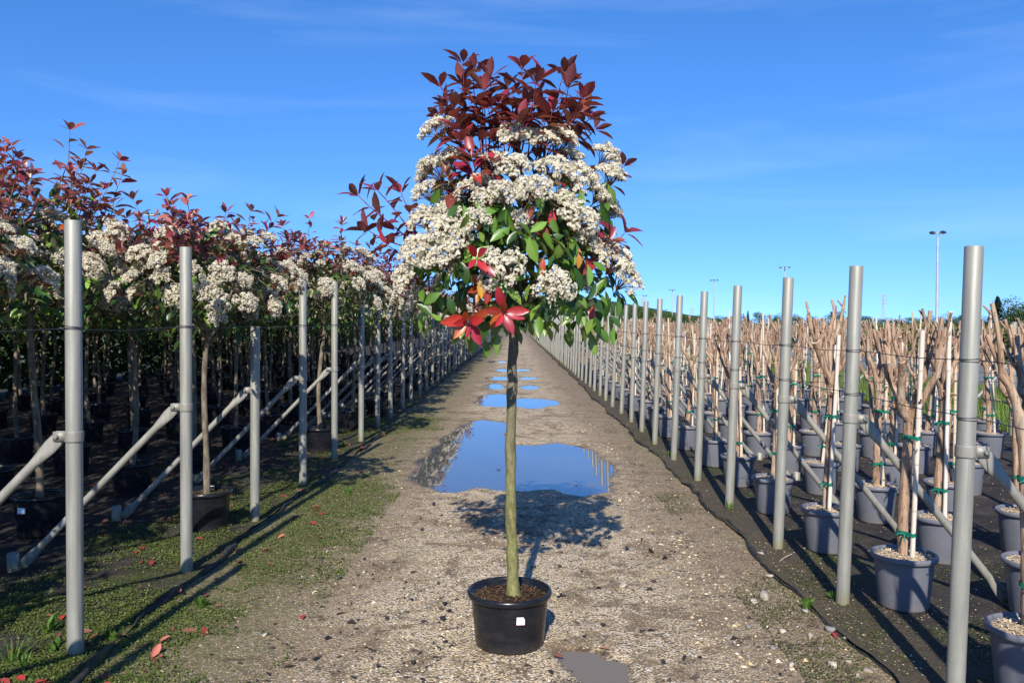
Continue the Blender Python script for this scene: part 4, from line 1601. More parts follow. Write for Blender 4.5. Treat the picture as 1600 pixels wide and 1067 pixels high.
# ================================================================== PRUNED TREES IN GREY POTS
def pruned_variant(seed):
    r = np.random.RandomState(seed)
    mb = MB()
    fork = r.uniform(0.98, 1.18)
    base = np.array([0, 0, 0.24]); top = np.array([r.uniform(-0.05, 0.05), r.uniform(-0.05, 0.05), fork])
    tp = bend(base, top, r, 14, 0.018)
    rr = np.linspace(0.029, 0.024, 14) * (1 + 0.05 * r.normal(size=14)); rr[-2:] *= 1.18
    mb.tube(tp, rr, 12, capmat=1)
    nl = r.randint(2, 5)
    a0 = r.uniform(0, 6.28)
    for k in range(nl):
        a = a0 + k * 6.28 / nl + r.uniform(-0.4, 0.4)
        hh = r.uniform(0.14, 0.26)
        q = r.uniform(0.07, 0.16)
        e = top + np.array([q * math.cos(a), q * math.sin(a), hh])
        p = bend(tp[-2], e, r, 7, 0.035, -0.06) + r.normal(0, 0.003, (7, 3))
        rl = np.linspace(0.022, 0.016, 7) * (1 + 0.13 * r.normal(size=7)); rl[-1] *= 1.25
        mb.tube(p, rl, 10, capmat=1)
        ns = r.randint(2, 5)
        for j in range(ns):
            a2 = a + r.uniform(-1.3, 1.3)
            L_ = r.uniform(0.12, 0.34)
            q2 = L_ * r.uniform(0.08, 0.42)
            e2 = e + np.array([q2 * math.cos(a2), q2 * math.sin(a2), L_])
            e2[2] = min(e2[2], r.uniform(1.42, 1.70))
            p2 = bend(p[-1 - r.randint(2)], e2, r, 6, 0.03, -0.05)
            r2 = np.linspace(0.0125, 0.0085, 6) * (1 + 0.12 * r.normal(size=6))
            mb.tube(p2, r2, 8, capmat=1)
            if r.rand() < 0.7:      # little spur
                c = p2[r.randint(2, 5)]
                a3 = r.uniform(0, 6.28)
                mb.tube([c, c + np.array([0.04 * math.cos(a3), 0.04 * math.sin(a3), 0.05])], [0.006, 0.005], 6, capmat=1)
    for k in range(5):              # cut stubs on the stem and thin side twigs
        c = tp[r.randint(11, 14)]; a3 = r.uniform(0, 6.28); l = r.uniform(0.02, 0.13)
        mb.tube(bend(c, c + np.array([l * math.cos(a3), l * math.sin(a3), l * 0.7]), r, 4, 0.08), np.linspace(0.007, 0.004, 4), 6, capmat=1)
    # the cane beside the stem
    st = MB()
    a = r.uniform(-2.2, -0.6)
    b0 = np.array([0.06 * math.cos(a), 0.06 * math.sin(a), 0.20])
    tl = r.uniform(1.3, 1.66)
    t0 = tp[9] + np.array([0.045 * math.cos(a), 0.045 * math.sin(a), 0]) - tp[9] * np.array([0, 0, 1]) + np.array([r.uniform(-0.04, 0.04), 0, tl])
    t0 = np.array([t0[0], t0[1], tl])
    pts = np.linspace(b0, t0, 14)
    st.tube(pts, 0.0125 * (1 + 0.05 * r.normal(size=14)), 9)
    ties = []
    for zt in (r.uniform(0.38, 0.55), r.uniform(0.82, 1.02)):
        f = (zt - b0[2]) / (t0[2] - b0[2]); cs = b0 + (t0 - b0) * f
        ct = np.array([np.interp(zt, tp[:, 2], tp[:, i]) for i in range(3)])
        d = cs - ct; d[2] = 0; dl = np.linalg.norm(d); d /= dl
        w = np.array([-d[1], d[0], 0])
        tm = MB()
        # band that loops round stem and cane
        loop = []
        for an in np.linspace(math.pi / 2, 3 * math.pi / 2, 9):
            loop.append(ct + 0.0335 * (math.cos(an) * d + math.sin(an) * w))
        for an in np.linspace(-math.pi / 2, math.pi / 2, 7):
            loop.append(cs + 0.0145 * (math.cos(an) * d + math.sin(an) * w))
        loop.append(loop[0])
        loop = np.array(loop)
        V, F = [], []
        for q, pnt in enumerate(loop):
            jz = 0.003 * math.sin(q * 1.7)
            V += [pnt + np.array([0, 0, -0.010 + jz]), pnt + np.array([0, 0, 0.010 + jz])]
        for q in range(len(loop) - 1):
            F.append((2 * q, 2 * q + 2, 2 * q + 3, 2 * q + 1))
        tm.add(V, F)
        mid = (ct + cs) / 2 - np.array([0, 0, 0]) + w * -0.02
        for q in (-1, 1):           # loose knot ends
            tm.tube([mid, mid + w * -0.02 + d * 0.015 * q, mid + w * -0.035 + d * 0.03 * q + np.array([0, 0, -0.02 - 0.008 * q])], [0.006, 0.005, 0.003], 5)
        ties.append(tm.mesh('tie', 'tie'))
    # a simplified copy for the far rows
    return dict(trunk=mb.mesh('trunk', ['pruned', 'cut']), stake=st.mesh('stake', 'stake'), ties=ties, tp=tp, top=top)


PV = [pruned_variant(900 + k) for k in range(16)]
GP = pot_mesh('pot', 0.128, 0.163, 0.285, 'pot_grey', 40)
GRIM = rim_mesh(0.170, 0.29, 'pot_grey', 40)
GM = [disc_mesh('mulch', 0.155, 0.262, 0.004, 'mulch', 0.022, 60 + k, 170, (0.60, 0.47, 0.32)) for k in range(3)]

pts = []
rows = [2.10 + 0.66 * k for k in range(7)]
for k, x in enumerate(rows):
    y = 3.38 if k % 2 == 0 else 4.28
    if k == 0:
        ysr = [3.36, 4.42, 5.5, 6.62, 7.72, 8.82]
        while ysr[-1] < 98:
            ysr.append(ysr[-1] + 1.1)
    else:
        ysr = [y + 1.02 * q for q in range(94)]
    for yy in ysr:
        if x > (1600 - VPX) / FPX * yy + 0.45:
            continue
        pts.append((x, yy, k))
pts.sort(key=lambda t: t[1])
r = np.random.RandomState(123)
rowname = ['first', 'second', 'third', 'fourth', 'fifth', 'sixth', 'seventh', 'eighth']
far_pts = pts[298:]
seen = [0] * 8
for (x, y, k) in pts[:298]:
    jx, jy = r.uniform(-0.04, 0.04, 2)
    e = empty('pruned_potted_tree', (x + jx, y + jy, 0.020), 0)
    lab = 'hard pruned bare tree in grey pot, far along the %s row in from the posts' % rowname[k]
    if seen[k] < 12 and k < 5:
        lab = 'hard pruned bare tree, %s pot along the %s row in from the track posts' % (ORD[seen[k]], rowname[k])
    seen[k] += 1
    tag(e, lab, 'tree', 'pruned trees in grey pots, %s row' % rowname[k])
    v = PV[r.randint(len(PV))]
    p = ob('pot', GP, e)
    p.rotation_euler = (0, 0, r.uniform(0, 6.28))
    if y < 26:
        ob('rim', GRIM, p)
    ob('mulch', GM[r.randint(3)], e)
    s = r.uniform(0.94, 1.07)
    rz = r.uniform(-0.9, 0.9)
    lean = r.normal(0, 0.018, 2)
    mt = Matrix.Translation((0, 0, 0.26 * (1 - s))) @ Matrix.Rotation(lean[0], 4, 'X') @ Matrix.Rotation(lean[1], 4, 'Y') @ Matrix.Rotation(rz, 4, 'Z') @ Matrix.Diagonal((s, s, s, 1))
    ob('trunk', v['trunk'], e, mw=mt)
    ob('stake', v['stake'], e, mw=mt)
    if y < 24:
        for t_ in v['ties']:
            ob('tie', t_, e, mw=mt)
# the far end of the rows, too small to tell apart
mbf = MB()
r = np.random.RandomState(5)
for (x, y, k) in far_pts:
    ang = np.arange(8) / 8 * 6.2832
    V = np.concatenate([np.stack([x + q * np.cos(ang), y + q * np.sin(ang), np.full(8, z)], 1) for q, z in ((0.13, 0.0), (0.17, 0.29), (0.15, 0.28))])
    mbf.add(V, [(i * 8 + j, i * 8 + (j + 1) % 8, (i + 1) * 8 + (j + 1) % 8, (i + 1) * 8 + j) for i in range(2) for j in range(8)], mat=1)
    mbf.add(V[16:], [tuple(range(8))], mat=2)
    a = r.uniform(0, 6.28)
    mbf.tube([(x, y, 0.25), (x + r.uniform(-0.04, 0.04), y, 1.1)], 0.03, 6, mat=0, cap=False)
    for j in range(5):
        aa = a + j * 1.3
        q = r.uniform(0.06, 0.22)
        mbf.tube([(x, y, 1.05), (x + q * math.cos(aa), y + q * math.sin(aa), r.uniform(1.45, 1.75))], [0.02, 0.011], 5, mat=0)
    mbf.tube([(x + 0.05, y - 0.04, 0.25), (x + r.uniform(-0.02, 0.08), y - 0.04, r.uniform(1.2, 1.6))], 0.012, 5, mat=3)
o = ob('far_pruned_rows', mbf.mesh('far_pruned_rows', ['pruned', 'pot_grey', 'mulch', 'stake']))
tag(o, 'far end of the rows of pruned trees in grey pots', 'trees', None, 'stuff')

# ================================================================== LOOSE THINGS ON THE GROUND
# pebbles embedded in the track
def pebble_tm(seed):
    q = np.random.RandomState(seed)
    V = OCT_V * q.uniform(0.65, 1.1, (6, 1)) + q.normal(0, 0.12, (6, 3))
    return (V * np.array([1, 0.8, 0.5]), OCT[1], OCT[2], np.ones(6))


r = np.random.RandomState(31)
mb = MB()
n = 30000
yy = 2.9 + (12.5 - 2.9) * r.rand(n) ** 1.6
xx = r.uniform(-1.75, 1.72, n)
dens = fbm(xx, yy, 1.3, 4)
keep = (r.rand(n) < np.clip(0.55 + 1.3 * dens, 0.08, 1.0) * np.where(np.abs(xx) > 1.25, 0.35, 1.0) * np.where(xx < -0.75 + 0.5 * dens, 0.4, 1.0) * np.where(xx > 1.0 + 0.4 * dens, 0.55, 1.0)) & (puddle_mask(xx, yy) < -0.12)
xx, yy = xx[keep], yy[keep]
n = len(xx)
zz = track_h(xx, yy)
size = np.clip(np.exp(r.normal(math.log(0.0052), 0.38, n)), 0.003, 0.019)
size = np.where((xx > 0.85) & (r.rand(n) < 0.18), size * 2.0, size)
ang = r.uniform(0, 6.28, n)
base = np.array([(0.55, 0.42, 0.25), (0.66, 0.53, 0.34), (0.43, 0.32, 0.18), (0.70, 0.62, 0.48), (0.34, 0.30, 0.25), (0.22, 0.16, 0.10)])
tint = base[r.choice(6, n, p=[.3, .24, .2, .1, .08, .08])] * r.uniform(0.8, 1.12, (n, 1))
rots = np.zeros((n, 3, 3))
rots[:, 0, 0] = np.cos(ang); rots[:, 0, 1] = -np.sin(ang); rots[:, 1, 0] = np.sin(ang); rots[:, 1, 1] = np.cos(ang); rots[:, 2, 2] = 1
rots *= size[:, None, None]
for k in range(6):
    s_ = np.arange(n) % 6 == k
    mb.inst(pebble_tm(k), rots[s_], np.stack([xx[s_], yy[s_], zz[s_] + size[s_] * 0.15], 1), tint[s_])
o = ob('gravel', mb.mesh('gravel', 'pebble', False))
tag(o, 'loose beige gravel scattered over the track', 'gravel', None, 'stuff')

mb = MB()
n = 9000
yy = 3.0 + 9.5 * r.rand(n) ** 1.5
xx = 1.5 + 3.2 * r.rand(n) ** 1.9
keep = (fbm(xx, yy, 1.9, 4) + 0.3 * r.rand(n) > 0.02) & (xx > edge_r(yy) + 0.04)
xx, yy = xx[keep], yy[keep]; n = len(xx)
zz = 0.020 + 0.012 * fbm(xx, yy, 2.0, 3) + 0.012 * np.clip(fbm(xx, yy, 6.0, 3), 0, 1)
size = np.clip(np.exp(r.normal(math.log(0.0042), 0.4, n)), 0.002, 0.012)
ang = r.uniform(0, 6.28, n)
rots = np.zeros((n, 3, 3))
rots[:, 0, 0] = np.cos(ang) * 1.5; rots[:, 0, 1] = -np.sin(ang); rots[:, 1, 0] = np.sin(ang) * 1.5; rots[:, 1, 1] = np.cos(ang); rots[:, 2, 2] = 1
rots *= size[:, None, None]
tint = np.array([(0.50, 0.40, 0.27), (0.34, 0.25, 0.16), (0.20, 0.14, 0.09), (0.62, 0.55, 0.44)])[r.choice(4, n, p=[.3, .35, .25, .1])]
mb.inst(pebble_tm(9), rots, np.stack([xx, yy, zz + size * 0.2], 1), tint)
o = ob('grit', mb.mesh('grit', 'pebble', False))
tag(o, 'spilled mulch and grit on the ground cloth between grey pots', 'grit', None, 'stuff')

# separate bigger stones by the track edge
def stone_mesh(seed):
    q = np.random.RandomState(seed)
    V = ICO_V.copy()
    F = list(ICO_F)
    # one subdivision
    cache = {}; VV = [tuple(v) for v in V]; F2 = []
    def mid(a, b):
        k = (min(a, b), max(a, b))
        if k not in cache:
            m_ = (np.array(VV[a]) + np.array(VV[b])) / 2; m_ /= np.linalg.norm(m_)
            cache[k] = len(VV); VV.append(tuple(m_))
        return cache[k]
    for a, b, c in F:
        ab, bc, ca = mid(a, b), mid(b, c), mid(c, a)
        F2 += [(a, ab, ca), (b, bc, ab), (c, ca, bc), (ab, bc, ca)]
    V = np.array(VV)
    for k in range(5):
        d = rand_dirs(1, q)[0]
        V = V - np.clip(V @ d - q.uniform(0.45, 0.8), 0, 1)[:, None] * d * 0.85
    V = V * (1 + 0.12 * q.normal(size=(len(V), 1)))
    V *= np.array([1, q.uniform(0.55, 0.85), q.uniform(0.35, 0.5)])
    c = [(0.30, 0.26, 0.21), (0.38, 0.34, 0.28), (0.21, 0.20, 0.19), (0.42, 0.37, 0.30)][seed % 4]
    mb = MB(); mb.add(V, F2, c)
    return mb.mesh('stone', 'pebble')


STM = [stone_mesh(k) for k in range(6)]
st_px = [(1195, 938, 30), (1260, 962, 20), (1300, 992, 24), (1225, 993, 20), (1265, 950, 18), (1190, 870, 14), (1268, 1000, 18), (1325, 1005, 18), (1210, 1020, 14), (1305, 1045, 20), (1360, 1055, 18),
         (1180, 945, 14), (1345, 1062, 14), (1205, 905, 16), (1172, 985, 12), (1240, 1046, 14), (500, 845, 12), (975, 921, 16), (1330, 1040, 12), (1150, 1010, 12), (1285, 1020, 12), (410, 1000, 12), (1060, 880, 10), (1130, 905, 10)]
for k, (px, py, w) in enumerate(st_px):
    d = CAMH * FPX / (py - HY)
    p = P(px, py, d)
    s_ = w / FPX * d * 0.5
    o = ob('stone', STM[k % 6], None, (p[0], p[1], float(track_h(np.array([p[0]]), np.array([p[1]]))[0]) + s_ * 0.22))
    o.scale = (s_, s_, s_); o.rotation_euler = (r.uniform(-0.2, 0.2), r.uniform(-0.2, 0.2), r.uniform(0, 6.28))
    if k == 0:
        tag(o, 'largest flat pale stone on the track beside the ground cloth edge', 'stone', 'loose stones on the track')
    else:
        tag(o, 'small loose stone lying on the gravel track', 'stone', 'loose stones on the track')

# fallen leaves
litM = []
for k in range(8):
    mb = MB()
    q = np.random.RandomState(k)
    t_ = leaf_tm(q.uniform(0.36, 0.46), q.uniform(-0.35, 0.25), q.uniform(0.2, 0.9), q.uniform(-0.8, 0.8))
    c = [(0.34, 0.035, 0.035), (0.22, 0.03, 0.03), (0.46, 0.14, 0.10), (0.17, 0.07, 0.045), (0.035, 0.027, 0.024), (0.055, 0.040, 0.030), (0.025, 0.022, 0.024), (0.28, 0.16, 0.09)][k]
    mb.inst(t_, np.eye(3)[None], np.array([[0, -0.5, 0]]), np.array([c]))
    litM.append(mb.mesh('fallen_leaf', 'litter'))
r = np.random.RandomState(8)


def cl_h(x, y):
    return 0.030 + 0.012 * float(fbm(np.array([x]), np.array([y]), 2.0, 3)[0]) + 0.03 * max(0.0, float(fbm(np.array([x]), np.array([y]), 6.0, 3)[0]))


for k in range(240):
    y = 3.4 + 9.0 * r.rand() ** 1.5
    x = -1.55 - 2.6 * r.rand() ** 1.2
    if x < -(VPX + 10) / FPX * y:
        continue
    on = x < float(edge_l(np.array([y]))[0]) - 0.05
    z = cl_h(x, y) if on else float(track_h(np.array([x]), np.array([y]))[0]) + 0.010
    o = ob('fallen_leaf', litM[[0, 1, 1, 3, 2, 1, 3][r.randint(7)]], None, (x, y, z + 0.004))
    s_ = r.uniform(0.045, 0.095)
    o.scale = (s_, s_, s_); o.rotation_euler = (r.normal(0, 0.2), r.normal(0, 0.3), r.uniform(0, 6.28))
    tag(o, 'reddish fallen leaf on the mossy ground below the flowering trees', 'leaf', 'red fallen leaves')
for k in range(118):
    y = 3.5 + 5.5 * r.rand() ** 1.3
    x = r.uniform(-1.3, 1.3)
    if float(puddle_mask(np.array([x]), np.array([y]))[0]) > -0.15 or (abs(x - TX) < 0.22 and abs(y - TD) < 0.22):
        continue
    z = float(track_h(np.array([x]), np.array([y]))[0]) + 0.006
    o = ob('fallen_leaf', litM[[4, 5, 6, 6, 5][r.randint(5)]], None, (x, y, z))
    s_ = r.uniform(0.035, 0.075)
    o.scale = (s_ * r.uniform(0.8, 1.5), s_ * r.uniform(0.6, 1.1), s_); o.rotation_euler = (r.normal(0, 0.15), r.normal(0, 0.2), r.uniform(0, 6.28))
    tag(o, 'blackened fallen leaf lying on the gravel track', 'leaf', 'dark fallen leaves')
# crumbled leaf bits, too many and too small to tell apart
q = np.random.RandomState(44)
n = 1500
yy = 3.3 + 6.5 * q.rand(n) ** 1.4; xx = q.uniform(-1.5, 1.5, n)
k_ = (fbm(xx, yy, 2.6, 4) + 0.10 * q.normal(size=n) > 0.16) & (puddle_mask(xx, yy) < -0.1) & (np.hypot(xx - TX, yy - TD) > 0.2)
xx, yy = xx[k_], yy[k_]; n = len(xx)
rot = np.array([frame((math.cos(a), math.sin(a), 0.15 * q.normal()), (0.3 * q.normal(), 0.3 * q.normal(), 1)) for a in q.uniform(0, 6.28, n)]) * q.uniform(0.012, 0.04, (n, 1, 1))
mb = MB()
for sh in range(4):
    s_ = np.arange(n) % 4 == sh
    mb.inst(LEAFT[sh], rot[s_], np.stack([xx, yy, track_h(xx, yy) + 0.006], 1)[s_], np.array([(0.035, 0.027, 0.022), (0.06, 0.043, 0.03), (0.025, 0.021, 0.02)])[q.randint(3, size=int(s_.sum()))])
o = ob('leaf_litter', mb.mesh('leaf_litter', 'litter'))
tag(o, 'dark crumbled leaf litter scattered in patches over the gravel track', 'leaf litter', None, 'stuff')
for (px, py, c, lab) in ((470, 972, 0, 'bright red fallen leaf lying alone on bare mud beside the gravel'), (1307, 1000, 0, 'red fallen leaf among stones by the cloth edge'), (436, 845, 2, 'curled pink fallen leaf on the verge beside the short post'),
                        (500, 847, 2, 'curled salmon fallen leaf at the gravel margin'), (900, 757, 7, 'brown fallen leaf floating on the large puddle'), (925, 758, 7, 'tan fallen leaf at the rim of the large puddle'), (872, 1030, 3, 'brown fallen leaf at the shallow muddy puddle'), (945, 1020, 7, 'rust fallen leaf in the shallow muddy puddle'), (780, 733, 3, 'small brown leaf floating near the tree stem on the large puddle')):
    d = CAMH * FPX / (py - HY); p = P(px, py, d)
    z = max(WATER_Z + 0.004, float(track_h(np.array([p[0]]), np.array([p[1]]))[0]) + 0.008)
    o = ob('fallen_leaf', litM[c], None, (p[0], p[1], z)); o.scale = (0.07, 0.07, 0.07); o.rotation_euler = (0.1, 0.2, r.uniform(0, 6.28))
    tag(o, lab, 'leaf')

# moss and tiny weeds on the verge (uncountable)
leaflet = (np.array([(-0.5, 0, 0), (0, 0.5, 0.12), (0.5, 0, 0), (0, -0.5, 0.05)]), np.array([0, 1, 2, 3][::-1]), np.array([4]), np.ones(4))


def ground_cover(name, n, xf, yf, zf, mask, cols, smin, smax, label, lift):
    q = np.random.RandomState(len(name) + n)
    y = yf(q, n); x = xf(q, n, y)
    k = mask(x, y, q); x, y = x[k], y[k]
    n = len(x)
    z = zf(x, y) + q.rand(n) * lift
    a = q.uniform(0, 6.28, n); t = q.normal(0, 0.5, n); s = q.uniform(smin, smax, n)
    ca, sa, ct, st_ = np.cos(a), np.sin(a), np.cos(t), np.sin(t)
    rot = np.zeros((n, 3, 3))
    rot[:, 0, 0] = ca; rot[:, 0, 1] = -sa * ct; rot[:, 0, 2] = sa * st_
    rot[:, 1, 0] = sa; rot[:, 1, 1] = ca * ct; rot[:, 1, 2] = -ca * st_
    rot[:, 2, 1] = st_; rot[:, 2, 2] = ct
    rot *= s[:, None, None]
    cols = np.array(cols)
    tint = cols[q.randint(len(cols), size=n)] * q.uniform(0.7, 1.25, (n, 1))
    mb = MB(); mb.inst(leaflet, rot, np.stack([x, y, z], 1), tint)
    o = ob(name, mb.mesh(name, 'weed', False))
    tag(o, label, 'moss', None, 'stuff')


def zf_left(x, y):
    on = x < edge_l(y) - 0.03
    return np.where(on, 0.018 + 0.012 * fbm(x, y, 2.0, 3) + 0.03 * np.clip(fbm(x, y, 6.0, 3), 0, 1), track_h(x, y)) + 0.004


ground_cover('moss', 230000, lambda q, n, y: -1.05 - 2.1 * q.rand(n) ** 1.2, lambda q, n: 3.2 + 11 * q.rand(n) ** 1.7, zf_left,
             lambda x, y, q: (fbm(x, y, 1.7, 4) + 0.25 * fbm(x, y, 9, 2) + 0.14 - np.clip(x + 1.6, 0, 1) * 0.75 - np.clip(-2.25 - x, 0, 1) * 0.5 + 0.14 * q.normal(size=len(x)) > 0.14),
             [(0.085, 0.125, 0.022), (0.115, 0.16, 0.032), (0.06, 0.085, 0.016), (0.155, 0.185, 0.048)], 0.006, 0.014, 'low green moss and chickweed on the verge beside the flowering trees', 0.012)


def zf_right(x, y):
    on = x > edge_r(y) + 0.03
    return np.where(on, 0.018 + 0.012 * fbm(x, y, 2.0, 3) + 0.012 * np.clip(fbm(x, y, 6.0, 3), 0, 1), track_h(x, y)) + 0.003


ground_cover('moss', 70000, lambda q, n, y: 1.25 + 1.9 * q.rand(n) ** 1.2, lambda q, n: 3.0 + 9 * q.rand(n) ** 1.5, zf_right,
             lambda x, y, q: (fbm(x, y, 2.1, 4) + 0.25 * fbm(x, y, 9, 2) + 0.14 * q.normal(size=len(x)) + 0.12 * np.exp(-((x - 1.78) / 0.16) ** 2) - np.clip(x - 1.9, 0, 1) * 0.25 > 0.15),
             [(0.07, 0.09, 0.02), (0.12, 0.13, 0.035), (0.055, 0.07, 0.016)], 0.005, 0.013, 'sparse green moss along the cloth edge beside the grey pots', 0.008)

# grass tufts and weeds
def tuft_mesh(n, h, spread, seed, broad=False):
    q = np.random.RandomState(seed)
    mb = MB()
    for k in range(n):
        a = q.uniform(0, 6.28); l = h * q.uniform(0.5, 1.1); o_ = spread * q.rand()
        b = np.array([0.3 * o_ * math.cos(a), 0.3 * o_ * math.sin(a), -0.01])
        t = b + np.array([spread * q.rand() * math.cos(a), spread * q.rand() * math.sin(a), l])
        m_ = (b + t) / 2 + np.array([0, 0, l * 0.2])
        w = (0.012 if broad else 0.0028) * q.uniform(0.8, 1.3)
        s = np.array([-math.sin(a), math.cos(a), 0]) * w
        V = [b - s * 0.4, b + s * 0.4, m_ + s, m_ - s, t]
        c = np.array((0.10, 0.19, 0.03)) * q.uniform(0.6, 1.4)
        mb.add(V, [(0, 1, 2, 3), (3, 2, 4)], c)
    return mb.mesh('grass_tuft', 'weed', False)


TFM = [tuft_mesh(46, 0.13, 0.11, 1), tuft_mesh(30, 0.09, 0.07, 2), tuft_mesh(16, 0.10, 0.07, 3, True), tuft_mesh(12, 0.07, 0.06, 4, True)]
for k, (px, py, m_, lab) in enumerate(((10, 1050, 0, 'bright grass tuft at the foot of the moss near the first tall post'), (28, 1060, 1, None), (65, 1000, 2, 'leafy weed rosette beside the tall post foot'), (80, 1030, 3, None), (135, 780, 1, None), (440, 700, 0, None), (462, 705, 1, None), (535, 700, 1, None), (560, 680, 1, None),
                                      (170, 1010, 3, None), (310, 955, 3, None), (620, 655, 1, None), (545, 775, 3, None), (1262, 955, 3, None), (1310, 945, 3, None), (1390, 945, 1, None), (1140, 800, 1, None), (1045, 715, 1, None))):
    d = CAMH * FPX / (py - HY); p = P(px, py, d)
    o = ob('grass_tuft', TFM[m_], None, (p[0], p[1], 0.016))
    o.rotation_euler = (0, 0, r.uniform(0, 6.28))
    if lab:
        tag(o, lab, 'grass')
    else:
        tag(o, 'small green weed tuft growing along the edge of the ground cloth', 'weed', 'weed tufts along the ground cloth')

# mown but shaggy grass beyond the pruned trees (uncountable)
q = np.random.RandomState(66)
n = 42000
yy = 10 + 45 * q.rand(n) ** 1.6; xx = q.uniform(6.95, 11.2, n)
h = q.uniform(0.08, 0.24, n); a = q.uniform(0, 6.28, n); w = q.uniform(0.006, 0.013, n)
bl = np.array([(-1, 0, 0), (1, 0, 0), (0, 0.35, 1)], float)
rot = np.zeros((n, 3, 3))
rot[:, 0, 0] = np.cos(a) * w; rot[:, 1, 0] = np.sin(a) * w
rot[:, 0, 1] = -np.sin(a) * h; rot[:, 1, 1] = np.cos(a) * h; rot[:, 2, 2] = h
gt = np.array([(0.10, 0.17, 0.03), (0.14, 0.22, 0.04), (0.08, 0.13, 0.02), (0.19, 0.22, 0.06)])[q.randint(4, size=n)]
mb = MB(); mb.inst((bl, np.array([0, 1, 2]), np.array([3]), np.ones(3)), rot, np.stack([xx, yy, np.full(n, 0.006)], 1), gt)
o = ob('grass', mb.mesh('grass', 'weed', False))
tag(o, 'shaggy green grass strip beyond the pruned trees', 'grass', None, 'stuff')

# twig on the verge
mb = MB(); mb.tube(bend((0, 0, 0), (0.17, 0.06, 0.045), np.random.RandomState(2), 6, 0.04), np.linspace(0.003, 0.002, 6), 6, tint=(0.42, 0.35, 0.28))
p = P(1203, 885, CAMH * FPX / (885 - HY))
tag(ob('dry_twig', mb.mesh('dry_twig', 'wood_tint'), None, (p[0], p[1], 0.014)), 'pale dry twig lying by the cloth edge near a post', 'twig')

# ================================================================== FAR BACKGROUND
def decid_mesh(seed, n=2600):
    q = np.random.RandomState(seed)
    blobs = [(np.array([q.normal(0, 0.26), q.normal(0, 0.26), q.uniform(0.42, 0.85)]), q.uniform(0.14, 0.27)) for k in range(14)]
    mb = MB()
    per = n // len(blobs)
    for c, rad in blobs:
        d = rand_dirs(per, q, -0.7)
        p = c + d * rad * q.uniform(0.55, 1.08, (per, 1))
        tint = np.array([(0.045, 0.085, 0.018), (0.07, 0.115, 0.025), (0.03, 0.06, 0.014)])[q.randint(3, size=per)] * q.uniform(0.7, 1.3, (per, 1))
        rot = np.zeros((per, 3, 3))
        for i in range(per):
            rot[i] = frame(q.normal(0, 1, 3), d[i] + q.normal(0, 0.5, 3)) * q.uniform(0.022, 0.045)
        mb.inst(leaflet, rot, p, tint)
    return mb.mesh('crown', 'far_leaf', False)


def conifer_mesh(seed):
    q = np.random.RandomState(seed)
    mb = MB()
    for lv in range(26):
        z = 0.08 + 0.9 * lv / 26
        rad = 0.30 * (1 - lv / 26) ** 0.9 * q.uniform(0.8, 1.15) + 0.01
        for k in range(11):
            a = k * 0.571 + lv * 1.1 + q.uniform(-0.2, 0.2)
            m_ = 10
            t = q.uniform(0.15, 1.0, m_)
            p = np.stack([rad * t * math.cos(a), rad * t * math.sin(a), z - 0.05 * t + q.normal(0, 0.008, m_)], 1) + q.normal(0, 0.010, (m_, 3))
            rot = np.array([frame(q.normal(0, 1, 3) + np.array([math.cos(a), math.sin(a), -0.4]), (0, 0, 1)) * q.uniform(0.025, 0.045) for i in range(m_)])
            tint = np.array([(0.018, 0.04, 0.02), (0.028, 0.055, 0.026)])[q.randint(2, size=m_)] * q.uniform(0.7, 1.3, (m_, 1))
            mb.inst(leaflet, rot, p, tint)
    return mb.mesh('crown', 'far_leaf', False)


def far_trunk(h=0.6):
    mb = MB()
    mb.tube([(0, 0, -0.02), (0.01, 0, h * 0.5), (0, 0, h)], [0.028, 0.02, 0.008], 7, tint=(0.10, 0.08, 0.06))
    for a in (0.4, 2.3, 4.4):
        mb.tube([(0, 0, h * 0.45), (0.14 * math.cos(a), 0.14 * math.sin(a), h * 0.95)], [0.012, 0.005], 5, tint=(0.10, 0.08, 0.06))
    return mb.mesh('trunk', 'wood_tint')


DM = [decid_mesh(40 + k) for k in range(4)]
CM = [conifer_mesh(50 + k) for k in range(2)]
FT = far_trunk()
FTC = far_trunk(0.9)
r = np.random.RandomState(17)


def far_tree(x, y, h, wid, label, group, conif=False, z=-0.3):
    e = bpy.data.objects.new('conifer_tree' if conif else 'broadleaf_tree', None)
    COL.objects.link(e)
    e.location = (x, y, z); e.scale = (wid, wid, h); e.rotation_euler = (0, 0, r.uniform(0, 6.28))
    tag(e, label, 'tree', group)
    ob('trunk', FTC if conif else FT, e)
    c = ob('crown', CM[r.randint(2)] if conif else DM[r.randint(4)], e); c['kind'] = 'stuff'
    return e


def ftpx(px, top, d, wpx, label, group, conif=False):
    p = P(px, top, d)
    far_tree(p[0], d, p[2] + 0.3, wpx / FPX * d / (0.62 if conif else 0.95), label, group, conif)


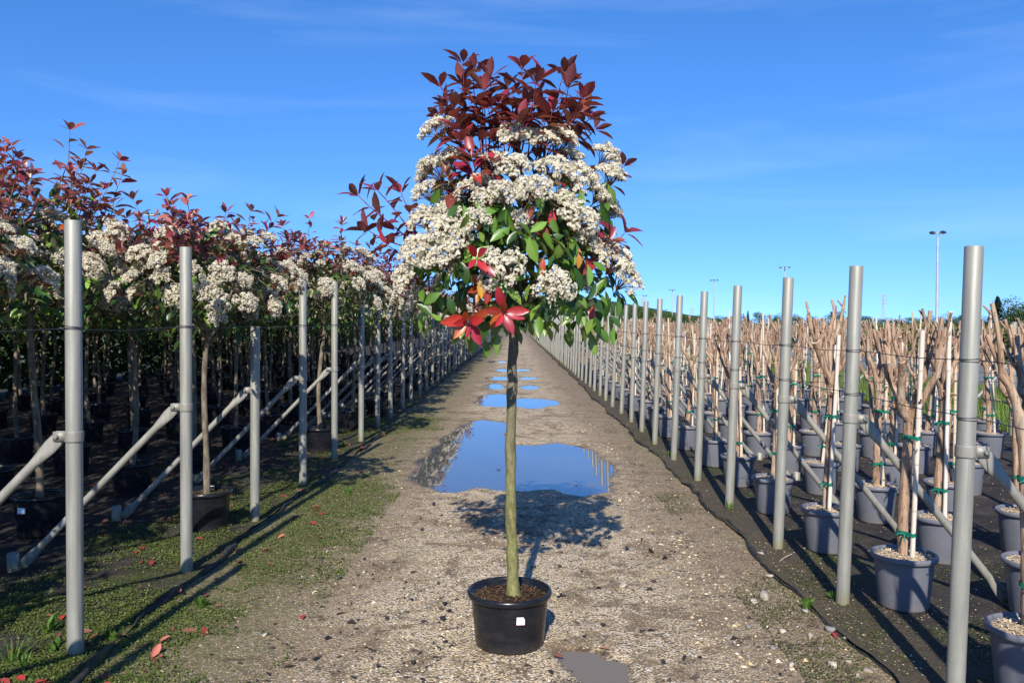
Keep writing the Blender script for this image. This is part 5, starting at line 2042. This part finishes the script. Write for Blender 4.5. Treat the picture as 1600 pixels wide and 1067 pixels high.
TL = 'trees on the horizon beyond the nursery'
ftpx(1511, 472, 120, 26, 'dark pointed conifer standing alone beyond the pruned trees', None, True)
ftpx(1556, 461, 125, 48, 'tall dark layered cedar beside the broadleaf clump', None, True)
ftpx(1588, 470, 130, 62, 'big green broadleaf tree beside the tall dark cedar', None)
ftpx(1618, 466, 128, 50, 'bushy broadleaf tree at the edge of the horizon clump', None)
for (px, top, d, w) in ((1168, 484, 200, 12), (1190, 488, 200, 22), (1210, 490, 210, 24), (1240, 492, 220, 26), (1270, 492, 210, 22), (1296, 488, 200, 16), (1312, 484, 190, 24), (1340, 494, 220, 30), (1368, 497, 240, 34), (1400, 497, 240, 34), (1432, 496, 230, 30),
                        (1458, 492, 200, 30), (1482, 497, 200, 34), (1500, 492, 170, 40), (1540, 493, 150, 40), (1575, 490, 140, 40), (1040, 486, 190, 34), (1070, 490, 200, 30), (1100, 493, 210, 30), (1130, 494, 220, 30), (1150, 492, 220, 30)):
    ftpx(px, top, d, w, 'rounded broadleaf tree in the low far tree line', TL, px in (1168,))
for (px, top, d, w) in ((985, 476, 170, 30), (1008, 484, 170, 26), (962, 480, 170, 26), (1025, 486, 175, 26), (945, 474, 180, 30), (925, 478, 180, 30), (905, 476, 190, 34), (1045, 490, 180, 22)):
    ftpx(px, top, d, w, 'green broadleaf tree behind the far end of the bare post row', 'trees behind the post row')
for k in range(46):
    px = 700 + 240 * r.rand()
    top = 484 - 16 * math.exp(-((px - 835) / 60) ** 2) + r.uniform(-4, 10)
    ftpx(px, top, r.uniform(205, 290), r.uniform(20, 34), 'leafy tree on the wooded rise closing the end of the track', 'trees closing the end of the track')
for k in range(26):
    px = -20 + 720 * r.rand()
    ftpx(px, r.uniform(478, 494), r.uniform(170, 240), r.uniform(28, 46), 'far leafy tree beyond the block of flowering trees', 'trees beyond the flowering block')

q = np.random.RandomState(19)
mb = MB()
n = 42000
xx = -10.9 + q.uniform(-0.6, 0.6, n); yy = 6 + 84 * q.rand(n) ** 1.3
zz = 0.05 + 1.95 * q.rand(n) ** 0.8 * (1 + 0.2 * vnoise(yy, xx, 0.8))
rot = np.array([frame(q.normal(0, 1, 3), q.normal(0, 1, 3)) for i in range(600)])[q.randint(600, size=n)] * q.uniform(0.09, 0.20, (n, 1, 1))
mb.inst(leaflet, rot, np.stack([xx, yy, zz], 1), np.array([(0.03, 0.055, 0.014), (0.045, 0.08, 0.02), (0.06, 0.10, 0.025)])[q.randint(3, size=n)])
o = ob('evergreen_hedge', mb.mesh('evergreen_hedge', 'far_leaf', False))
tag(o, 'dark evergreen hedge closing the back of the flowering tree block', 'hedge', None, 'stuff')

# yellow-green hedge rows and pale posts beyond the service road
q = np.random.RandomState(9)
mb = MB()
n = 26000
xx = np.concatenate([q.uniform(18.2, 19.4, n // 2), q.uniform(22.5, 23.8, n // 2)]); yy = 18 + 82 * q.rand(n)
zz = 1.45 * q.rand(n) ** 0.7 * (1 + 0.25 * vnoise(yy, xx, 0.8))
rot = np.array([frame(q.normal(0, 1, 3), q.normal(0, 1, 3)) for i in range(600)])[q.randint(600, size=n)] * q.uniform(0.10, 0.22, (n, 1, 1))
mb.inst(leaflet, rot, np.stack([xx, yy, zz], 1), np.array([(0.11, 0.14, 0.03), (0.16, 0.17, 0.045), (0.08, 0.11, 0.025), (0.2, 0.17, 0.06)])[q.randint(4, size=n)])
o = ob('hedge_rows', mb.mesh('hedge_rows', 'far_leaf', False))
tag(o, 'yellow-green hedge rows beyond the asphalt service road', 'hedge', None, 'stuff')
for k in range(26):
    y = 22 + 3.0 * k
    post(17.9, y, 'F', 'grey steel post beside the asphalt road in front of the hedge rows', 'posts beside the hedge rows', R(r.uniform(-1, 1)), 0)

# floodlight masts
def mast(px, top, h, label):
    d = (h - CAMH) * FPX / (HY - top)
    x = (px - VPX) / FPX * d
    e = empty('light_mast', (x, d, -0.05), r.uniform(-0.5, 0.5))
    tag(e, label, 'mast', 'floodlight masts')
    mb = MB(); mb.tube([(0, 0, 0), (0, 0, h * 0.5), (0, 0, h)], [0.15, 0.12, 0.085], 10)
    ob('pole', mb.mesh('pole', 'mast'), e)
    mb = MB(); mb.tube([(-0.62, 0, h - 0.06), (0.62, 0, h - 0.06)], 0.04, 6); mb.tube([(0, -0.62, h - 0.05), (0, 0.62, h - 0.05)], 0.04, 6)
    ob('crossarm', mb.mesh('crossarm', 'mast'), e)
    for a in range(4):
        dx, dy = ((0.62, 0), (-0.62, 0), (0, 0.62), (0, -0.62))[a]
        mb = MB(); mb.box((dx, dy, h + 0.02), (0.20 if dx else 0.15, 0.20 if dy else 0.15, 0.075)); mb.box((dx, dy, h + 0.12), (0.06, 0.06, 0.03))
        ob('floodlight', mb.mesh('floodlight', 'wire', False), e)


mast(1462, 364, 10, 'tallest grey floodlight mast rising behind the pruned trees')
mast(1225, 418, 10, 'slender floodlight mast rising over the post row, second tallest')
mast(1115, 438, 10, 'thin floodlight mast beyond the post row, third tallest')
mast(1050, 453, 10, 'very thin far floodlight mast by the horizon trees')
mast(1007, 462, 10, 'faintest floodlight mast near the end of the post row')
mast(233, 334, 10, 'pale floodlight mast rising behind the flowering trees')
mast(1572, 471, 6, 'short pale mast in front of the dark cedar')
mast(1316, 484, 7, 'far short mast above the low tree line')


def pylon(px, top, d, label):
    p = P(px, top, d)
    h = p[2] + 0.5
    e = empty('power_pylon', (p[0], d, -0.5), 0.5)
    tag(e, label, 'pylon', 'lattice pylons')
    mb = MB()
    w0, w1 = h * 0.10, h * 0.018
    lv = [0, 0.2, 0.38, 0.54, 0.68, 0.8, 0.9, 1.0]
    def c(k, i):
        t = lv[k]; w = w0 + (w1 - w0) * min(1, t / 0.7) if t < 0.7 else w1
        sx, sy = ((1, 1), (-1, 1), (-1, -1), (1, -1))[i % 4]
        return (sx * w, sy * w, h * t)
    th = d * 0.00022
    for k in range(len(lv) - 1):
        for i in range(4):
            mb.tube([c(k, i), c(k + 1, i)], th, 4)
            mb.tube([c(k, i), c(k + 1, i + 1)], th * 0.6, 4)
            mb.tube([c(k, i + 1), c(k + 1, i)], th * 0.6, 4)
    ob('lattice_tower', mb.mesh('lattice_tower', 'pylon'), e)
    for t, l in ((0.68, 0.17), (0.80, 0.22), (0.92, 0.15)):
        mb = MB()
        mb.tube([(-h * l, 0, h * t), (h * l, 0, h * t)], th, 4)
        mb.tube([(-h * l, 0, h * t), (0, 0, h * (t + 0.05)), (h * l, 0, h * t)], th * 0.7, 4)
        ob('crossarm', mb.mesh('crossarm', 'pylon'), e)
    return e


pylon(1379, 459, 620, 'tallest lattice power pylon on the horizon between the posts')
pylon(1081, 480, 800, 'small lattice pylon above the far trees beside the post row')
pylon(1003, 464, 640, 'faint lattice pylon behind the broadleaf trees at the post row end')
for k, hh in enumerate((16.5, 20.0, 23.0)):
    t = np.linspace(0, 1, 30)
    a = P(1003, 480, 660); b = P(1379, 480, 620); c_ = P(1760, 480, 600)
    xs_ = np.concatenate([a[0] + (b[0] - a[0]) * t, b[0] + (c_[0] - b[0]) * t[1:]]); ys_ = np.concatenate([a[1] + (b[1] - a[1]) * t, b[1] + (c_[1] - b[1]) * t[1:]])
    zs_ = hh - 3.0 * np.sin(np.concatenate([t, t[1:]]) * math.pi)
    mb = MB(); mb.tube(np.stack([xs_, ys_, zs_], 1), 0.06, 4)
    tag(ob('power_line', mb.mesh('power_line', 'pylon')), '%s power line hanging between the far pylons' % ('lowest', 'middle', 'highest')[k], 'power line')
